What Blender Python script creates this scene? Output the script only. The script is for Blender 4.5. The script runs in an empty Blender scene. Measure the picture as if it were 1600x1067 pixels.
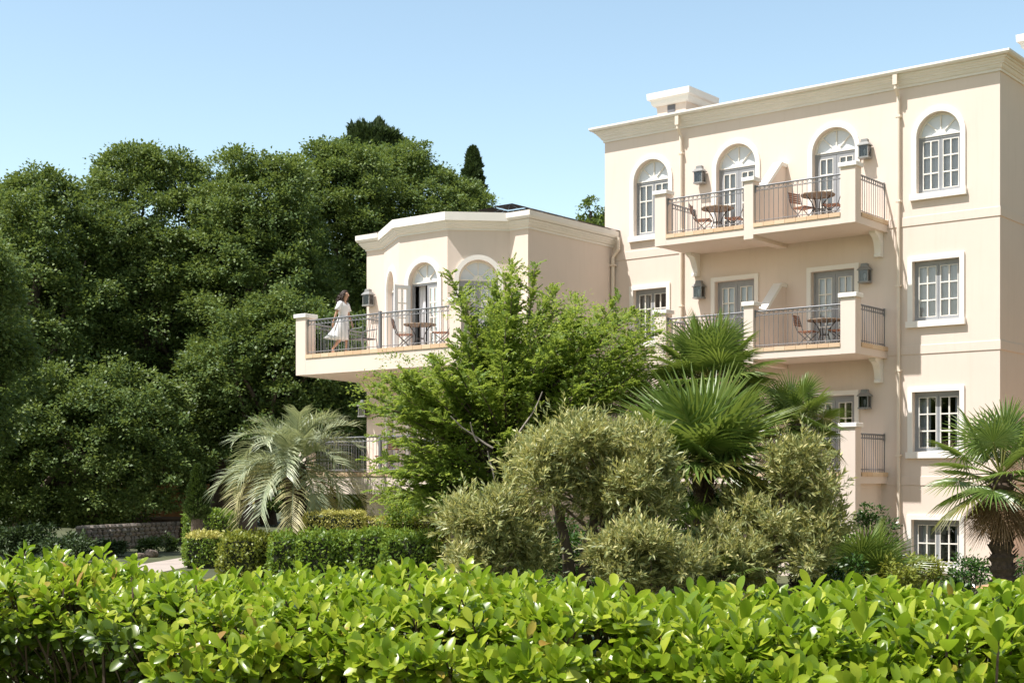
import bpy, bmesh, math, random
import numpy as np
from mathutils import Vector, Matrix
from mathutils.geometry import tessellate_polygon

PI = math.pi
R = math.radians
SC = bpy.context.scene
COL = SC.collection
rng = np.random.default_rng(7)
random.seed(7)

# ------------------------------------------------------------------ frame of reference
F = 2222.0            # focal length in pixels of the 1600 px photograph
HZ = 758.0            # horizon row
H = 2.2               # eye height over the ground
YAW = R(38.6)
CX, CY = 762.5 / F * 32.97, 32.97     # right front corner of the tall block
RV = (math.cos(YAW), -math.sin(YAW))
VV = (math.sin(YAW), math.cos(YAW))


def LW(x, y, z=0.0):
    """building coordinates -> world"""
    return Vector((CX + x * RV[0] + y * VV[0], CY + x * RV[1] + y * VV[1], z + H))


def PW(px, py, Y):
    """point seen at a pixel, Y metres away"""
    return Vector(((px - 800) / F * Y, Y, (HZ - py) / F * Y + H))


def xat(px, y):
    k = (px - 800) / F
    return (k * (CY + y * VV[1]) - CX - y * VV[0]) / (RV[0] - k * RV[1])


# ------------------------------------------------------------------ materials
def new_mat(name):
    m = bpy.data.materials.new(name)
    m.use_nodes = True
    nt = m.node_tree
    nt.nodes.clear()
    return m, nt, nt.nodes.new, nt.links.new


def ramp(nt, cols, pos=None):
    r = nt.nodes.new('ShaderNodeValToRGB')
    e = r.color_ramp.elements
    n = len(cols)
    while len(e) < n:
        e.new(0.5)
    for i, c in enumerate(cols):
        e[i].position = pos[i] if pos else i / max(1, n - 1)
        e[i].color = (*c, 1)
    return r


def solid(name, col, rough=0.6, var=0.08, scale=3.0, bump=0.0, bscale=40.0, metallic=0.0, island=None, spec=0.5,
          streak=0.0):
    m, nt, N, K = new_mat(name)
    out = N('ShaderNodeOutputMaterial')
    p = N('ShaderNodeBsdfPrincipled')
    K(p.outputs[0], out.inputs[0])
    p.inputs['Roughness'].default_value = rough
    p.inputs['Metallic'].default_value = metallic
    p.inputs['Specular IOR Level'].default_value = spec
    tc = N('ShaderNodeTexCoord')
    nz = N('ShaderNodeTexNoise')
    nz.inputs['Scale'].default_value = scale
    nz.inputs['Detail'].default_value = 6
    nz.inputs['Roughness'].default_value = 0.62
    K(tc.outputs['Object'], nz.inputs['Vector'])
    lo = [c * (1 - var) for c in col]
    hi = [min(1, c * (1 + var)) for c in col]
    r = ramp(nt, [lo, hi], [0.3, 0.7])
    K(nz.outputs['Fac'], r.inputs[0])
    cur = r.outputs[0]
    if island:
        g = N('ShaderNodeNewGeometry')
        r2 = ramp(nt, island)
        K(g.outputs['Random Per Island'], r2.inputs[0])
        mx = N('ShaderNodeMix')
        mx.data_type = 'RGBA'
        mx.inputs[0].default_value = 0.75
        K(cur, mx.inputs[6])
        K(r2.outputs[0], mx.inputs[7])
        cur = mx.outputs[2]
    if streak:
        mp = N('ShaderNodeMapping')
        mp.inputs['Scale'].default_value = (5.0, 5.0, 0.35)
        K(tc.outputs['Object'], mp.inputs[0])
        n2 = N('ShaderNodeTexNoise')
        n2.inputs['Scale'].default_value = 1.6
        n2.inputs['Detail'].default_value = 5
        K(mp.outputs[0], n2.inputs['Vector'])
        r3 = ramp(nt, [(1, 1, 1), (1 - streak, 1 - streak * 1.15, 1 - streak * 1.4)], [0.52, 0.8])
        K(n2.outputs['Fac'], r3.inputs[0])
        mx = N('ShaderNodeMix')
        mx.data_type = 'RGBA'
        mx.blend_type = 'MULTIPLY'
        mx.inputs[0].default_value = 1
        K(cur, mx.inputs[6])
        K(r3.outputs[0], mx.inputs[7])
        cur = mx.outputs[2]
    K(cur, p.inputs['Base Color'])
    if bump:
        b = N('ShaderNodeBump')
        b.inputs['Strength'].default_value = bump
        b.inputs['Distance'].default_value = 0.01
        nb = N('ShaderNodeTexNoise')
        nb.inputs['Scale'].default_value = bscale
        nb.inputs['Detail'].default_value = 4
        K(tc.outputs['Object'], nb.inputs['Vector'])
        K(nb.outputs['Fac'], b.inputs['Height'])
        K(b.outputs[0], p.inputs['Normal'])
    return m


def leafmat(name, cols, rough=0.45, trans=0.3, tcol=None, clump=0.5, spec=0.4, cscale=0.7, pos=None):
    """leaves: colour varies leaf by leaf, and slowly through the crown"""
    m, nt, N, K = new_mat(name)
    out = N('ShaderNodeOutputMaterial')
    g = N('ShaderNodeNewGeometry')
    tc = N('ShaderNodeTexCoord')
    nz = N('ShaderNodeTexNoise')
    nz.inputs['Scale'].default_value = cscale
    nz.inputs['Detail'].default_value = 3
    K(tc.outputs['Object'], nz.inputs['Vector'])
    mixf = N('ShaderNodeMix')
    mixf.data_type = 'FLOAT'
    mixf.inputs[0].default_value = clump
    K(g.outputs['Random Per Island'], mixf.inputs[2])
    mr = N('ShaderNodeMapRange')
    mr.inputs[1].default_value = 0.3
    mr.inputs[2].default_value = 0.7
    K(nz.outputs['Fac'], mr.inputs[0])
    K(mr.outputs[0], mixf.inputs[3])
    r = ramp(nt, cols, pos)
    K(mixf.outputs[0], r.inputs[0])
    p = N('ShaderNodeBsdfPrincipled')
    p.inputs['Roughness'].default_value = rough
    p.inputs['Specular IOR Level'].default_value = spec
    K(r.outputs[0], p.inputs['Base Color'])
    t = N('ShaderNodeBsdfTranslucent')
    if tcol is None:
        tcol = [min(1, c * k) for c, k in zip(cols[-1], (1.5, 1.5, 0.8))]
    mx = N('ShaderNodeMix')
    mx.data_type = 'RGBA'
    mx.inputs[0].default_value = 0.6
    K(r.outputs[0], mx.inputs[6])
    mx.inputs[7].default_value = (*tcol, 1)
    K(mx.outputs[2], t.inputs[0])
    ms = N('ShaderNodeMixShader')
    ms.inputs[0].default_value = trans
    K(p.outputs[0], ms.inputs[1])
    K(t.outputs[0], ms.inputs[2])
    K(ms.outputs[0], out.inputs[0])
    return m


def glass(name, tint=(0.82, 0.86, 0.88), refl=1.0):
    m, nt, N, K = new_mat(name)
    out = N('ShaderNodeOutputMaterial')
    fr = N('ShaderNodeFresnel')
    fr.inputs[0].default_value = 1.55
    mu = N('ShaderNodeMath')
    mu.operation = 'MULTIPLY'
    mu.use_clamp = True
    mu.inputs[1].default_value = refl
    K(fr.outputs[0], mu.inputs[0])
    tr = N('ShaderNodeBsdfTransparent')
    tr.inputs[0].default_value = (*tint, 1)
    gl = N('ShaderNodeBsdfGlossy')
    gl.inputs['Roughness'].default_value = 0.02
    ms = N('ShaderNodeMixShader')
    K(mu.outputs[0], ms.inputs[0])
    K(tr.outputs[0], ms.inputs[1])
    K(gl.outputs[0], ms.inputs[2])
    K(ms.outputs[0], out.inputs[0])
    return m


M = {}
M['plaster'] = solid('peach_plaster', (0.76, 0.645, 0.555), 0.85, 0.035, 0.5, 0.14, 55, streak=0.04)
M['trim'] = solid('white_trim', (0.86, 0.825, 0.765), 0.7, 0.03, 2, 0.06, 50)
M['cornice'] = solid('cream_cornice', (0.83, 0.785, 0.715), 0.75, 0.03, 1.5, 0.06, 50)
M['tile'] = solid('terracotta_tile', (0.62, 0.42, 0.26), 0.75, 0.12, 9, 0.15, 60,
                  island=[(0.60, 0.40, 0.24), (0.74, 0.58, 0.40), (0.66, 0.46, 0.28), (0.78, 0.64, 0.46)])
M['rail'] = solid('grey_ironwork', (0.20, 0.205, 0.215), 0.5, 0.1, 20, metallic=0.2)
M['frame'] = solid('grey_joinery', (0.31, 0.32, 0.335), 0.5, 0.06, 8)
M['whiteleaf'] = solid('white_joinery', (0.74, 0.74, 0.74), 0.5, 0.04, 8)
M['bar'] = solid('cream_glazing_bar', (0.82, 0.785, 0.71), 0.55, 0.03, 8)
M['pane'] = glass('window_glass', (.90, .92, .96), 3.0)
M['lampglass'] = glass('lantern_glass', (0.75, 0.78, 0.8), 1.5)
M['curtain'] = solid('sheer_curtain', (0.88, 0.89, 0.92), 0.9, 0.05, 5)
M['pale_pane'] = solid('pale_panel', (0.72, 0.76, 0.81), 0.12, 0.03, 3)
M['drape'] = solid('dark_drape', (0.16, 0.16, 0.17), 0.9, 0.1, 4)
M['pipe'] = solid('painted_pipe', (0.78, 0.68, 0.56), 0.55, 0.04, 4)
M['slate'] = solid('slate_roof', (0.20, 0.18, 0.165), 0.8, 0.25, 5, 0.3, 12, island=[(0.15, 0.135, 0.125), (0.33, 0.29, 0.26), (0.23, 0.20, 0.185)])
M['lantern'] = solid('pewter_metal', (0.25, 0.25, 0.24), 0.42, 0.1, 20)
M['bulb'] = solid('frosted_bulb', (0.85, 0.84, 0.8), 0.3, 0.02)
M['wood'] = solid('oiled_hardwood', (0.30, 0.135, 0.075), 0.55, 0.25, 14)
M['woodtop'] = solid('weathered_table', (0.22, 0.16, 0.11), 0.6, 0.2, 14)
M['iron'] = solid('dark_iron', (0.06, 0.055, 0.055), 0.5, 0.1, 10, metallic=0.3)
M['bark'] = solid('brown_bark', (0.13, 0.10, 0.075), 0.95, 0.35, 6, 0.8, 22)
M['palebark'] = solid('pale_bark', (0.30, 0.26, 0.22), 0.95, 0.3, 6, 0.6, 22)
M['fibre'] = solid('palm_fibre', (0.075, 0.052, 0.036), 0.95, 0.45, 14, 1.0, 30)
M['skin'] = solid('skin', (0.52, 0.30, 0.20), 0.5, 0.04, 8)
M['hair'] = solid('dark_hair', (0.045, 0.024, 0.016), 0.5, 0.4, 40, 0.6, 60)
M['cloth'] = solid('white_cotton', (0.84, 0.83, 0.83), 0.9, 0.03, 9, 0.2, 120)
M['stone'] = solid('field_stone', (0.18, 0.155, 0.135), 0.9, 0.2, 6, 0.6, 18,
                   island=[(0.12, 0.108, 0.095), (0.22, 0.20, 0.175), (0.20, 0.145, 0.11), (0.16, 0.15, 0.135)])
M['ochre'] = solid('ochre_boards', (0.34, 0.18, 0.07), 0.8, 0.15, 3, 0.1)
M['white_paint'] = solid('white_paint', (0.8, 0.78, 0.75), 0.6, 0.03)


# ------------------------------------------------------------------ mesh helpers
def tag(o, label=None, cat=None, group=None, kind=None):
    if label: o['label'] = label
    if cat: o['category'] = cat
    if group: o['group'] = group
    if kind: o['kind'] = kind
    return o


def empty(name, loc=(0, 0, 0), rz=0.0, label=None, cat=None, group=None):
    o = bpy.data.objects.new(name, None)
    o.empty_display_size = 0.2
    COL.objects.link(o)
    o.location = loc
    o.rotation_euler = (0, 0, rz)
    return tag(o, label, cat, group)


def link(o, parent=None):
    COL.objects.link(o)
    if parent: o.parent = parent
    return o


def copy_tree(o, parent=None):
    c = o.copy()
    COL.objects.link(c)
    c.parent = parent
    for ch in [k for k in bpy.data.objects if k.parent == o]:
        copy_tree(ch, c)
    return c


class MB:
    def __init__(s):
        s.v = []; s.f = []

    def box(s, x0, x1, y0, y1, z0, z1):
        if x0 > x1: x0, x1 = x1, x0
        if y0 > y1: y0, y1 = y1, y0
        if z0 > z1: z0, z1 = z1, z0
        b = len(s.v)
        s.v += [(x, y, z) for z in (z0, z1) for y in (y0, y1) for x in (x0, x1)]
        s.f += [tuple(b + i for i in q) for q in ((0, 2, 3, 1), (4, 5, 7, 6), (0, 1, 5, 4), (2, 6, 7, 3), (0, 4, 6, 2), (1, 3, 7, 5))]

    def prism(s, poly, z0, z1, fn=None):
        """polygon (a, b) pulled from z0 to z1; fn maps (a, b, z)"""
        fn = fn or (lambda a, b, z: (a, b, z))
        b = len(s.v); n = len(poly)
        s.v += [fn(p[0], p[1], z0) for p in poly] + [fn(p[0], p[1], z1) for p in poly]
        tris = tessellate_polygon([[Vector((p[0], p[1], 0)) for p in poly]])
        for t in tris:
            s.f.append(tuple(b + i for i in t)); s.f.append(tuple(b + n + i for i in reversed(t)))
        for i in range(n):
            j = (i + 1) % n
            s.f.append((b + i, b + j, b + n + j, b + n + i))

    def tube(s, path, rad, n=6, cap=True, closed=False):
        path = [Vector(p) for p in path]
        m = len(path)
        rads = rad if isinstance(rad, (list, tuple)) else [rad] * m
        b = len(s.v)
        prev = None
        for i, p in enumerate(path):
            if closed:
                t = path[(i + 1) % m] - path[i - 1]
            else:
                t = path[min(i + 1, m - 1)] - path[max(i - 1, 0)]
            t.normalize()
            if prev is None:
                a = Vector((0, 0, 1)) if abs(t.z) < 0.9 else Vector((1, 0, 0))
                u = t.cross(a).normalized()
            else:
                u = (prev - t * prev.dot(t)).normalized()
            prev = u
            w = t.cross(u)
            for k in range(n):
                a = 2 * PI * k / n
                q = p + (u * math.cos(a) + w * math.sin(a)) * rads[i]
                s.v.append(tuple(q))
        segs = m if closed else m - 1
        for i in range(segs):
            i2 = (i + 1) % m
            for k in range(n):
                k2 = (k + 1) % n
                s.f.append((b + i * n + k, b + i * n + k2, b + i2 * n + k2, b + i2 * n + k))
        if cap and not closed:
            s.f.append(tuple(b + k for k in range(n)))
            s.f.append(tuple(b + (m - 1) * n + k for k in reversed(range(n))))

    def cyl(s, c, r, z0, z1, n=16):
        s.tube([(c[0], c[1], z0), (c[0], c[1], z1)], r, n)

    def quad(s, *p):
        b = len(s.v)
        s.v += [tuple(q) for q in p]
        s.f.append(tuple(range(b, b + len(p))))

    def sweep(s, prof, path, closed=False):
        """profile [(out, z)] carried along a plan path with mitred corners; outside lies right of travel"""
        n = len(path); m = len(prof); b = len(s.v)
        def nrm(p, q):
            d = Vector((q[0] - p[0], q[1] - p[1])).normalized()
            return Vector((d.y, -d.x))
        for i, p in enumerate(path):
            ns = []
            if i > 0 or closed: ns.append(nrm(path[i - 1], p))
            if i < n - 1 or closed: ns.append(nrm(p, path[(i + 1) % n]))
            a = sum(ns, Vector((0, 0))).normalized()
            k = 1 / max(0.3, a.dot(ns[0]))
            for o, z in prof:
                s.v.append((p[0] + a.x * o * k, p[1] + a.y * o * k, z))
        for i in range(n if closed else n - 1):
            i2 = (i + 1) % n
            for k in range(m):
                k2 = (k + 1) % m
                s.f.append((b + i * m + k, b + i2 * m + k, b + i2 * m + k2, b + i * m + k2))
        if not closed:
            s.f.append(tuple(b + k for k in range(m)))
            s.f.append(tuple(b + (n - 1) * m + k for k in reversed(range(m))))

    def build(s, name, mat, parent=None, smooth=False, loc=None, rz=None):
        me = bpy.data.meshes.new(name)
        me.from_pydata(s.v, [], s.f)
        me.materials.append(mat)
        bm = bmesh.new(); bm.from_mesh(me)
        bmesh.ops.recalc_face_normals(bm, faces=bm.faces)
        bm.to_mesh(me); bm.free()
        if smooth:
            me.polygons.foreach_set('use_smooth', [True] * len(me.polygons))
        o = bpy.data.objects.new(name, me)
        if loc is not None: o.location = loc
        if rz is not None: o.rotation_euler = (0, 0, rz)
        return link(o, parent)


def np_mesh(name, V, faces_n, mat, parent=None, smooth=False, Fidx=None):
    """V: (n,3); faces: consecutive quads when Fidx is None, else an index array (m, faces_n)"""
    V = np.asarray(V, dtype=np.float32)
    if Fidx is None:
        Fidx = np.arange(len(V), dtype=np.int32).reshape(-1, faces_n)
    me = bpy.data.meshes.new(name)
    me.vertices.add(len(V))
    me.vertices.foreach_set('co', V.ravel())
    nf = len(Fidx)
    me.loops.add(nf * faces_n)
    me.loops.foreach_set('vertex_index', np.ascontiguousarray(Fidx, dtype=np.int32).ravel())
    me.polygons.add(nf)
    me.polygons.foreach_set('loop_start', np.arange(nf, dtype=np.int32) * faces_n)
    if smooth:
        me.polygons.foreach_set('use_smooth', np.ones(nf, dtype=bool))
    me.update(calc_edges=True)
    me.materials.append(mat)
    o = bpy.data.objects.new(name, me)
    return link(o, parent)


def unit(a):
    return a / np.maximum(1e-9, np.linalg.norm(a, axis=-1, keepdims=True))


def rdir(n):
    return unit(rng.normal(size=(n, 3)))


def simple_leaves(P, D, Nn, L, W, fold=0.15):
    """one folded rhombus per leaf. P base, D direction, Nn rough normal"""
    P = np.asarray(P); n = len(P)
    D = unit(D)
    S = unit(np.cross(D, Nn))
    Nn = np.cross(S, D)
    L = np.broadcast_to(np.asarray(L, dtype=float), (n,))[:, None]
    W = np.broadcast_to(np.asarray(W, dtype=float), (n,))[:, None]
    base = P
    left = P + D * L * 0.48 + S * W * 0.5 + Nn * W * fold
    right = P + D * L * 0.48 - S * W * 0.5 + Nn * W * fold
    tip = P + D * L - Nn * L * 0.06
    V = np.stack([base, right, tip, left], axis=1).reshape(-1, 3)
    return V


# template of a broad laurel leaf: length 1 along x, width 1 along y
_T = np.array([0.0, 0.10, 0.28, 0.50, 0.72, 0.90, 1.0])
_Wp = np.array([0.03, 0.20, 0.38, 0.5, 0.48, 0.29, 0.0])


def broad_leaves(P, D, Nn, L, W, curl, fold):
    n = len(P)
    D = unit(D); S = unit(np.cross(D, Nn)); Nn = np.cross(S, D)
    L = L[:, None]; W = W[:, None]
    rows = []
    for t, w in zip(_T, _Wp):
        c = P + D * (L * t) - Nn * (L * (curl[:, None] * t * t))
        e = Nn * (W * (w * fold[:, None]))
        rows += [c + S * W * w + e, c, c - S * W * w + e]
    V = np.stack(rows, axis=1)                       # n, 21, 3
    k = len(_T)
    f = []
    for i in range(k - 1):
        for j in range(2):
            a = i * 3 + j
            f.append((a, a + 1, a + 4, a + 3))
    f = np.array(f)
    Fi = (np.arange(n)[:, None, None] * (3 * k) + f[None]).reshape(-1, 4)
    return V.reshape(-1, 3), Fi


# ------------------------------------------------------------------ camera, sky, sun
cam = bpy.data.cameras.new('camera')
cam.sensor_width = 36
cam.lens = F / 1600 * 36
cam.shift_y = (HZ - 533.5) / 1600
cam.clip_start = 0.1
cam.clip_end = 6000
co = bpy.data.objects.new('camera', cam)
co.location = (0, 0, H)
co.rotation_euler = (PI / 2, 0, 0)
COL.objects.link(co)
SC.camera = co

SUN = Vector((-0.994, -0.486, 1.948)).normalized()
w = bpy.data.worlds.new('World')
SC.world = w
w.use_nodes = True
nt = w.node_tree
bg = nt.nodes['Background']
sky = nt.nodes.new('ShaderNodeTexSky')
sky.sky_type = 'NISHITA'
sky.sun_disc = False
sky.sun_elevation = math.asin(SUN.z)
sky.sun_rotation = math.atan2(SUN.x, SUN.y) % (2 * PI)
sky.altitude = 100
sky.air_density = 1.0
sky.dust_density = 0.6
sky.ozone_density = 1.5
# added sky tint: brighter on the view side, warm fill for shaded walls
tcw = nt.nodes.new('ShaderNodeTexCoord')
dotn = nt.nodes.new('ShaderNodeVectorMath'); dotn.operation = 'DOT_PRODUCT'
dotn.inputs[1].default_value = (-0.25, 0.968, 0.0)
nt.links.new(tcw.outputs['Generated'], dotn.inputs[0])
mrw = nt.nodes.new('ShaderNodeMapRange')
mrw.interpolation_type = 'SMOOTHSTEP'
mrw.inputs[1].default_value = -0.25; mrw.inputs[2].default_value = 0.6
nt.links.new(dotn.outputs['Value'], mrw.inputs[0])
rw = ramp(nt, [(1.16, 0.93, 0.68), (1.37, 1.28, 1.06)])
nt.links.new(mrw.outputs[0], rw.inputs[0])
mw = nt.nodes.new('ShaderNodeMix'); mw.data_type = 'RGBA'; mw.blend_type = 'MULTIPLY'
mw.inputs[0].default_value = 1.0; mw.clamp_result = False
nt.links.new(sky.outputs[0], mw.inputs[6]); nt.links.new(rw.outputs[0], mw.inputs[7])
nt.links.new(mw.outputs[2], bg.inputs[0])
bg.inputs[1].default_value = 0.10
sl = bpy.data.lights.new('sun', 'SUN')
sl.energy = 3.3
sl.angle = R(0.5)
sl.color = (1.0, 0.96, 0.925)
so = bpy.data.objects.new('sun', sl)
so.rotation_euler = (-SUN).to_track_quat('-Z', 'Y').to_euler()
so.location = SUN * 60
COL.objects.link(so)
SC.view_settings.view_transform = 'Standard'
SC.view_settings.look = 'None'
SC.view_settings.exposure = 1.08
SC.view_settings.gamma = 1

# ------------------------------------------------------------------ walls with openings
def arch_loop(c, h, z0, zs, n=18):
    return [(c - h, z0), (c + h, z0)] + [(c + h * math.cos(a), zs + h * math.sin(a)) for a in [PI * i / n for i in range(n + 1)]]


def rect_loop(x0, x1, z0, z1):
    return [(x0, z0), (x1, z0), (x1, z1), (x0, z1)]


def wall_seg(mb, p0, p1, z0, z1, holes=(), depth=0.2):
    d = Vector((p1[0] - p0[0], p1[1] - p0[1])); Ln = d.length; d.normalize()
    inn = Vector((-d.y, d.x))
    def T(u, z, k=0.0):
        return (p0[0] + d.x * u + inn.x * k, p0[1] + d.y * u + inn.y * k, z)
    loops = [[(0, z0), (Ln, z0), (Ln, z1), (0, z1)]] + [list(h) for h in holes]
    flat = [q for l in loops for q in l]
    b = len(mb.v)
    mb.v += [T(u, z) for u, z in flat]
    for t in tessellate_polygon([[Vector((u, z, 0)) for u, z in l] for l in loops]):
        mb.f.append(tuple(b + i for i in t))
    for h in holes:
        n = len(h); b = len(mb.v)
        mb.v += [T(u, z) for u, z in h] + [T(u, z, depth) for u, z in h]
        for i in range(n):
            j = (i + 1) % n
            mb.f.append((b + i, b + j, b + n + j, b + n + i))


# every window and door is modelled in its own frame: x along the wall, y into it, z up
def ring2(mb, outer, inner, y0, y1):
    """frame between two loops of the same length"""
    n = len(outer); b = len(mb.v)
    for y in (y0, y1):
        mb.v += [(u, y, z) for u, z in outer] + [(u, y, z) for u, z in inner]
    for i in range(n):
        j = (i + 1) % n
        o0, i0, o1, i1 = b, b + n, b + 2 * n, b + 3 * n
        mb.f += [(o0 + i, o0 + j, i0 + j, i0 + i), (o1 + i, i1 + i, i1 + j, o1 + j),
                 (o0 + i, o1 + i, o1 + j, o0 + j), (i0 + i, i0 + j, i1 + j, i1 + i)]


def open_band(mb, outer, inner, y0, y1):
    """as ring2 but for open polylines (a moulding that stops at the sill or floor)"""
    n = len(outer); b = len(mb.v)
    for y in (y0, y1):
        mb.v += [(u, y, z) for u, z in outer] + [(u, y, z) for u, z in inner]
    o0, i0, o1, i1 = b, b + n, b + 2 * n, b + 3 * n
    for i in range(n - 1):
        j = i + 1
        mb.f += [(o0 + i, o0 + j, i0 + j, i0 + i), (o1 + i, i1 + i, i1 + j, o1 + j),
                 (o0 + i, o1 + i, o1 + j, o0 + j), (i0 + i, i0 + j, i1 + j, i1 + i)]
    for i in (0, n - 1):
        mb.f.append((o0 + i, i0 + i, i1 + i, o1 + i))


def arch_line(h, z0, zs, n=18):
    return [(h, z0)] + [(h * math.cos(a), zs + h * math.sin(a)) for a in [PI * i / n for i in range(n + 1)]] + [(-h, z0)]


def leaf_parts(fr, bars, panes, x0, x1, z0, z1, rows, stile, bottom, y=0.0, cols=2):
    """one glazed leaf: grey stiles round a grid of cream glazing bars"""
    fr.box(x0, x0 + stile, y, y + 0.05, z0, z1)
    fr.box(x1 - stile, x1, y, y + 0.05, z0, z1)
    fr.box(x0 + stile, x1 - stile, y + .001, y + 0.049, z0, z0 + bottom)
    fr.box(x0 + stile, x1 - stile, y + .001, y + 0.049, z1 - stile, z1)
    a0, a1, b0, b1 = x0 + stile, x1 - stile, z0 + bottom, z1 - stile
    t = 0.016
    bars.box(a0, a0 + t, y - .004, y + .045, b0, b1)
    bars.box(a1 - t, a1, y - .004, y + .045, b0, b1)
    bars.box(a0 + t, a1 - t, y - .003, y + .044, b0, b0 + t)
    bars.box(a0 + t, a1 - t, y - .003, y + .044, b1 - t, b1)
    for i in range(1, cols):
        c = a0 + (a1 - a0) * i / cols
        bars.box(c - t, c + t, y - .006, y + .042, b0 + t, b1 - t)
    for i in range(1, rows):
        c = b0 + (b1 - b0) * i / rows
        bars.box(a0 + t, a1 - t, y - .009, y + .039, c - t, c + t)
    panes.quad((a0 + .002, y + .02, b0 + .002), (a1 - .002, y + .02, b0 + .002), (a1 - .002, y + .02, b1 - .002), (a0 + .002, y + .02, b1 - .002))


def curtain_mesh(x0, x1, z0, z1, y, amp=0.011, wl=0.13):
    mb = MB()
    n = max(8, int((x1 - x0) / 0.02))
    b = 0
    for i in range(n + 1):
        x = x0 + (x1 - x0) * i / n
        yy = y + amp * math.sin(x / wl * 2 * PI) + 0.3 * amp * math.sin(x * 23)
        mb.v += [(x, yy, z0), (x, yy, z1)]
    for i in range(n):
        mb.f.append((2 * i, 2 * i + 2, 2 * i + 3, 2 * i + 1))
    return mb


def opening(root, loc, rz, half, z0, zs, arched, door=False, surround=0.12, sill=True, rows=3, curtain='full',
            open_left=False, split=True):
    """a window or french door as a part of its building, with sub-parts"""
    top = zs + half if arched else zs
    D = 0.13
    fr, bars, panes, sur = MB(), MB(), MB(), MB()
    t = 0.05
    # surround moulding on the face of the wall
    if arched:
        open_band(sur, arch_line(half + surround, z0, zs), arch_line(half, z0, zs), -0.045, 0.006)
    else:
        o = [(half + surround, z0), (half + surround, zs + surround), (-half - surround, zs + surround), (-half - surround, z0)]
        i = [(half, z0), (half, zs), (-half, zs), (-half, z0)]
        open_band(sur, o, i, -0.045, 0.006)
    # frame lining of the opening
    if arched:
        fr.box(-half, -half + t, D, D + .07, z0, zs)
        fr.box(half - t, half, D, D + .07, z0, zs)
        fr.box(-half + t, half - t, D - .002, D + .07, zs - 0.06, zs - .012)
        bars.box(-half + t, half - t, D - .02, D + .06, zs - .012, zs + .022)
        open_band(bars, arch_line(half - .001, zs + .022, zs, 18)[1:-1], arch_line(half - .055, zs + .022, zs, 18)[1:-1], D, D + .07)
        r = half - .055
        for a in (PI / 4, PI / 2, 3 * PI / 4):
            c, s = math.cos(a), math.sin(a)
            w = 0.014
            pts = [(c * .1 - s * w, zs + .02 + s * .1 + c * w), (c * .1 + s * w, zs + .02 + s * .1 - c * w),
                   (c * r + s * w, zs + s * r - c * w), (c * r - s * w, zs + s * r + c * w)]
            bars.prism(pts, D - .004, D + .04, lambda a_, b_, k: (a_, k, b_))
        hub = [(.135 * math.cos(PI * i / 10), zs + .022 + .115 * math.sin(PI * i / 10)) for i in range(11)]
        bars.prism(hub, D - .012, D + .04, lambda a_, b_, k: (a_, k, b_))
        fan = [(r * math.cos(PI * i / 18), zs + r * math.sin(PI * i / 18) + .001) for i in range(19)]
        fp_ = MB(); fp_.prism(fan, D + .03, D + .045, lambda a_, b_, k: (a_, k, b_))  # pale opaque panel; its colour stands in for a lit curtain behind glass
        ztop = zs - .06
    else:
        fr.box(-half, -half + t, D, D + .07, z0, zs)
        fr.box(half - t, half, D, D + .07, z0, zs)
        fr.box(-half + t, half - t, D - .002, D + .07, zs - t - .03, zs)
        ztop = zs - t - .03
    zb = z0 + (0.02 if door else 0.05)
    if not door:
        fr.box(-half + t, half - t, D - .002, D + .07, z0, z0 + .05)
    a = half - t - .003
    stile = 0.085 if door else 0.045
    bot = 0.2 if door else 0.05
    if not open_left:
        leaf_parts(fr, bars, panes, -a, -.004, zb, ztop, rows, stile, bot, D + .01)
    leaf_parts(fr, bars, panes, .004, a, zb, ztop, rows, stile, bot, D + .01)
    nm = 'french_door' if door else 'window'
    o = fr.build(nm, M['frame'], root, loc=loc, rz=rz)
    sur.build('surround', M['trim'], o)
    bars.build('glazing_bars', M['bar'], o)
    panes.build('pane', M['pane'], o)
    if arched: fp_.build('fanlight_panel', M['pale_pane'], o)
    if sill and not door:
        s = MB()
        s.box(-half - surround - .03, half + surround + .03, -.10, .006, z0 - .15, z0 - .002)
        s.box(-half + .001, half - .001, .006, D + .03, z0 - .012, z0 + .012)
        s.build('sill', M['trim'], o)
    if curtain:
        hi = top - .03
        if curtain == 'full':
            mb = curtain_mesh(-half + .06, half - .06, z0 + .02, (zs - .03), D + .115)
            if arched:
                n = 18
                fanv = [((half - .04) * math.cos(PI * i / n), (half - .04) * math.sin(PI * i / n) + zs - .03) for i in range(n + 1)]
                mb.prism(fanv, D + .105, D + .115, lambda a_, b_, k: (a_, k, b_))
        else:
            mb = curtain_mesh(-half + .05, -half * .45, z0 + .02, hi, D + .2)
            curtain_mesh(half * .6, half - .05, z0 + .02, hi, D + .2).build('curtain', M['curtain'], o, smooth=True)
        mb.build('curtain', M['curtain'], o, smooth=True)
    return o


# ------------------------------------------------------------------ the tall block
bld = empty('hotel_building', LW(0, 0, 0), -YAW,
            'tall three storey cream block with cornice, stacked balconies and arched top windows', 'building')
GB = -H - 0.05
ARC = [(-9.592, .562, 6.86, False), (-6.95, .587, 6.40, True), (-4.17, .582, 6.40, True), (-1.47, .54, 6.99, False)]
ZS = 8.36
RECT = [(-9.633, .542, 3.94, 5.38, False), (-6.99, .592, 3.36, 5.38, True), (-4.20, .592, 3.36, 5.38, True), (-1.532, .584, 3.94, 5.38, False),
        (-6.99, .592, 0.26, 2.24, True), (-4.20, .592, 0.26, 2.24, True), (-1.532, .584, 0.80, 2.24, False), (-1.545, .594, -1.93, -0.825, False)]
XL = -11.14
holes = [arch_loop(c - XL, h, z0, ZS) for c, h, z0, d in ARC] + [rect_loop(c - h - XL, c + h - XL, z0, z1) for c, h, z0, z1, d in RECT]
wl = MB()
wall_seg(wl, (XL, 0), (0, 0), GB, 9.80, holes, 0.21)
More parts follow.
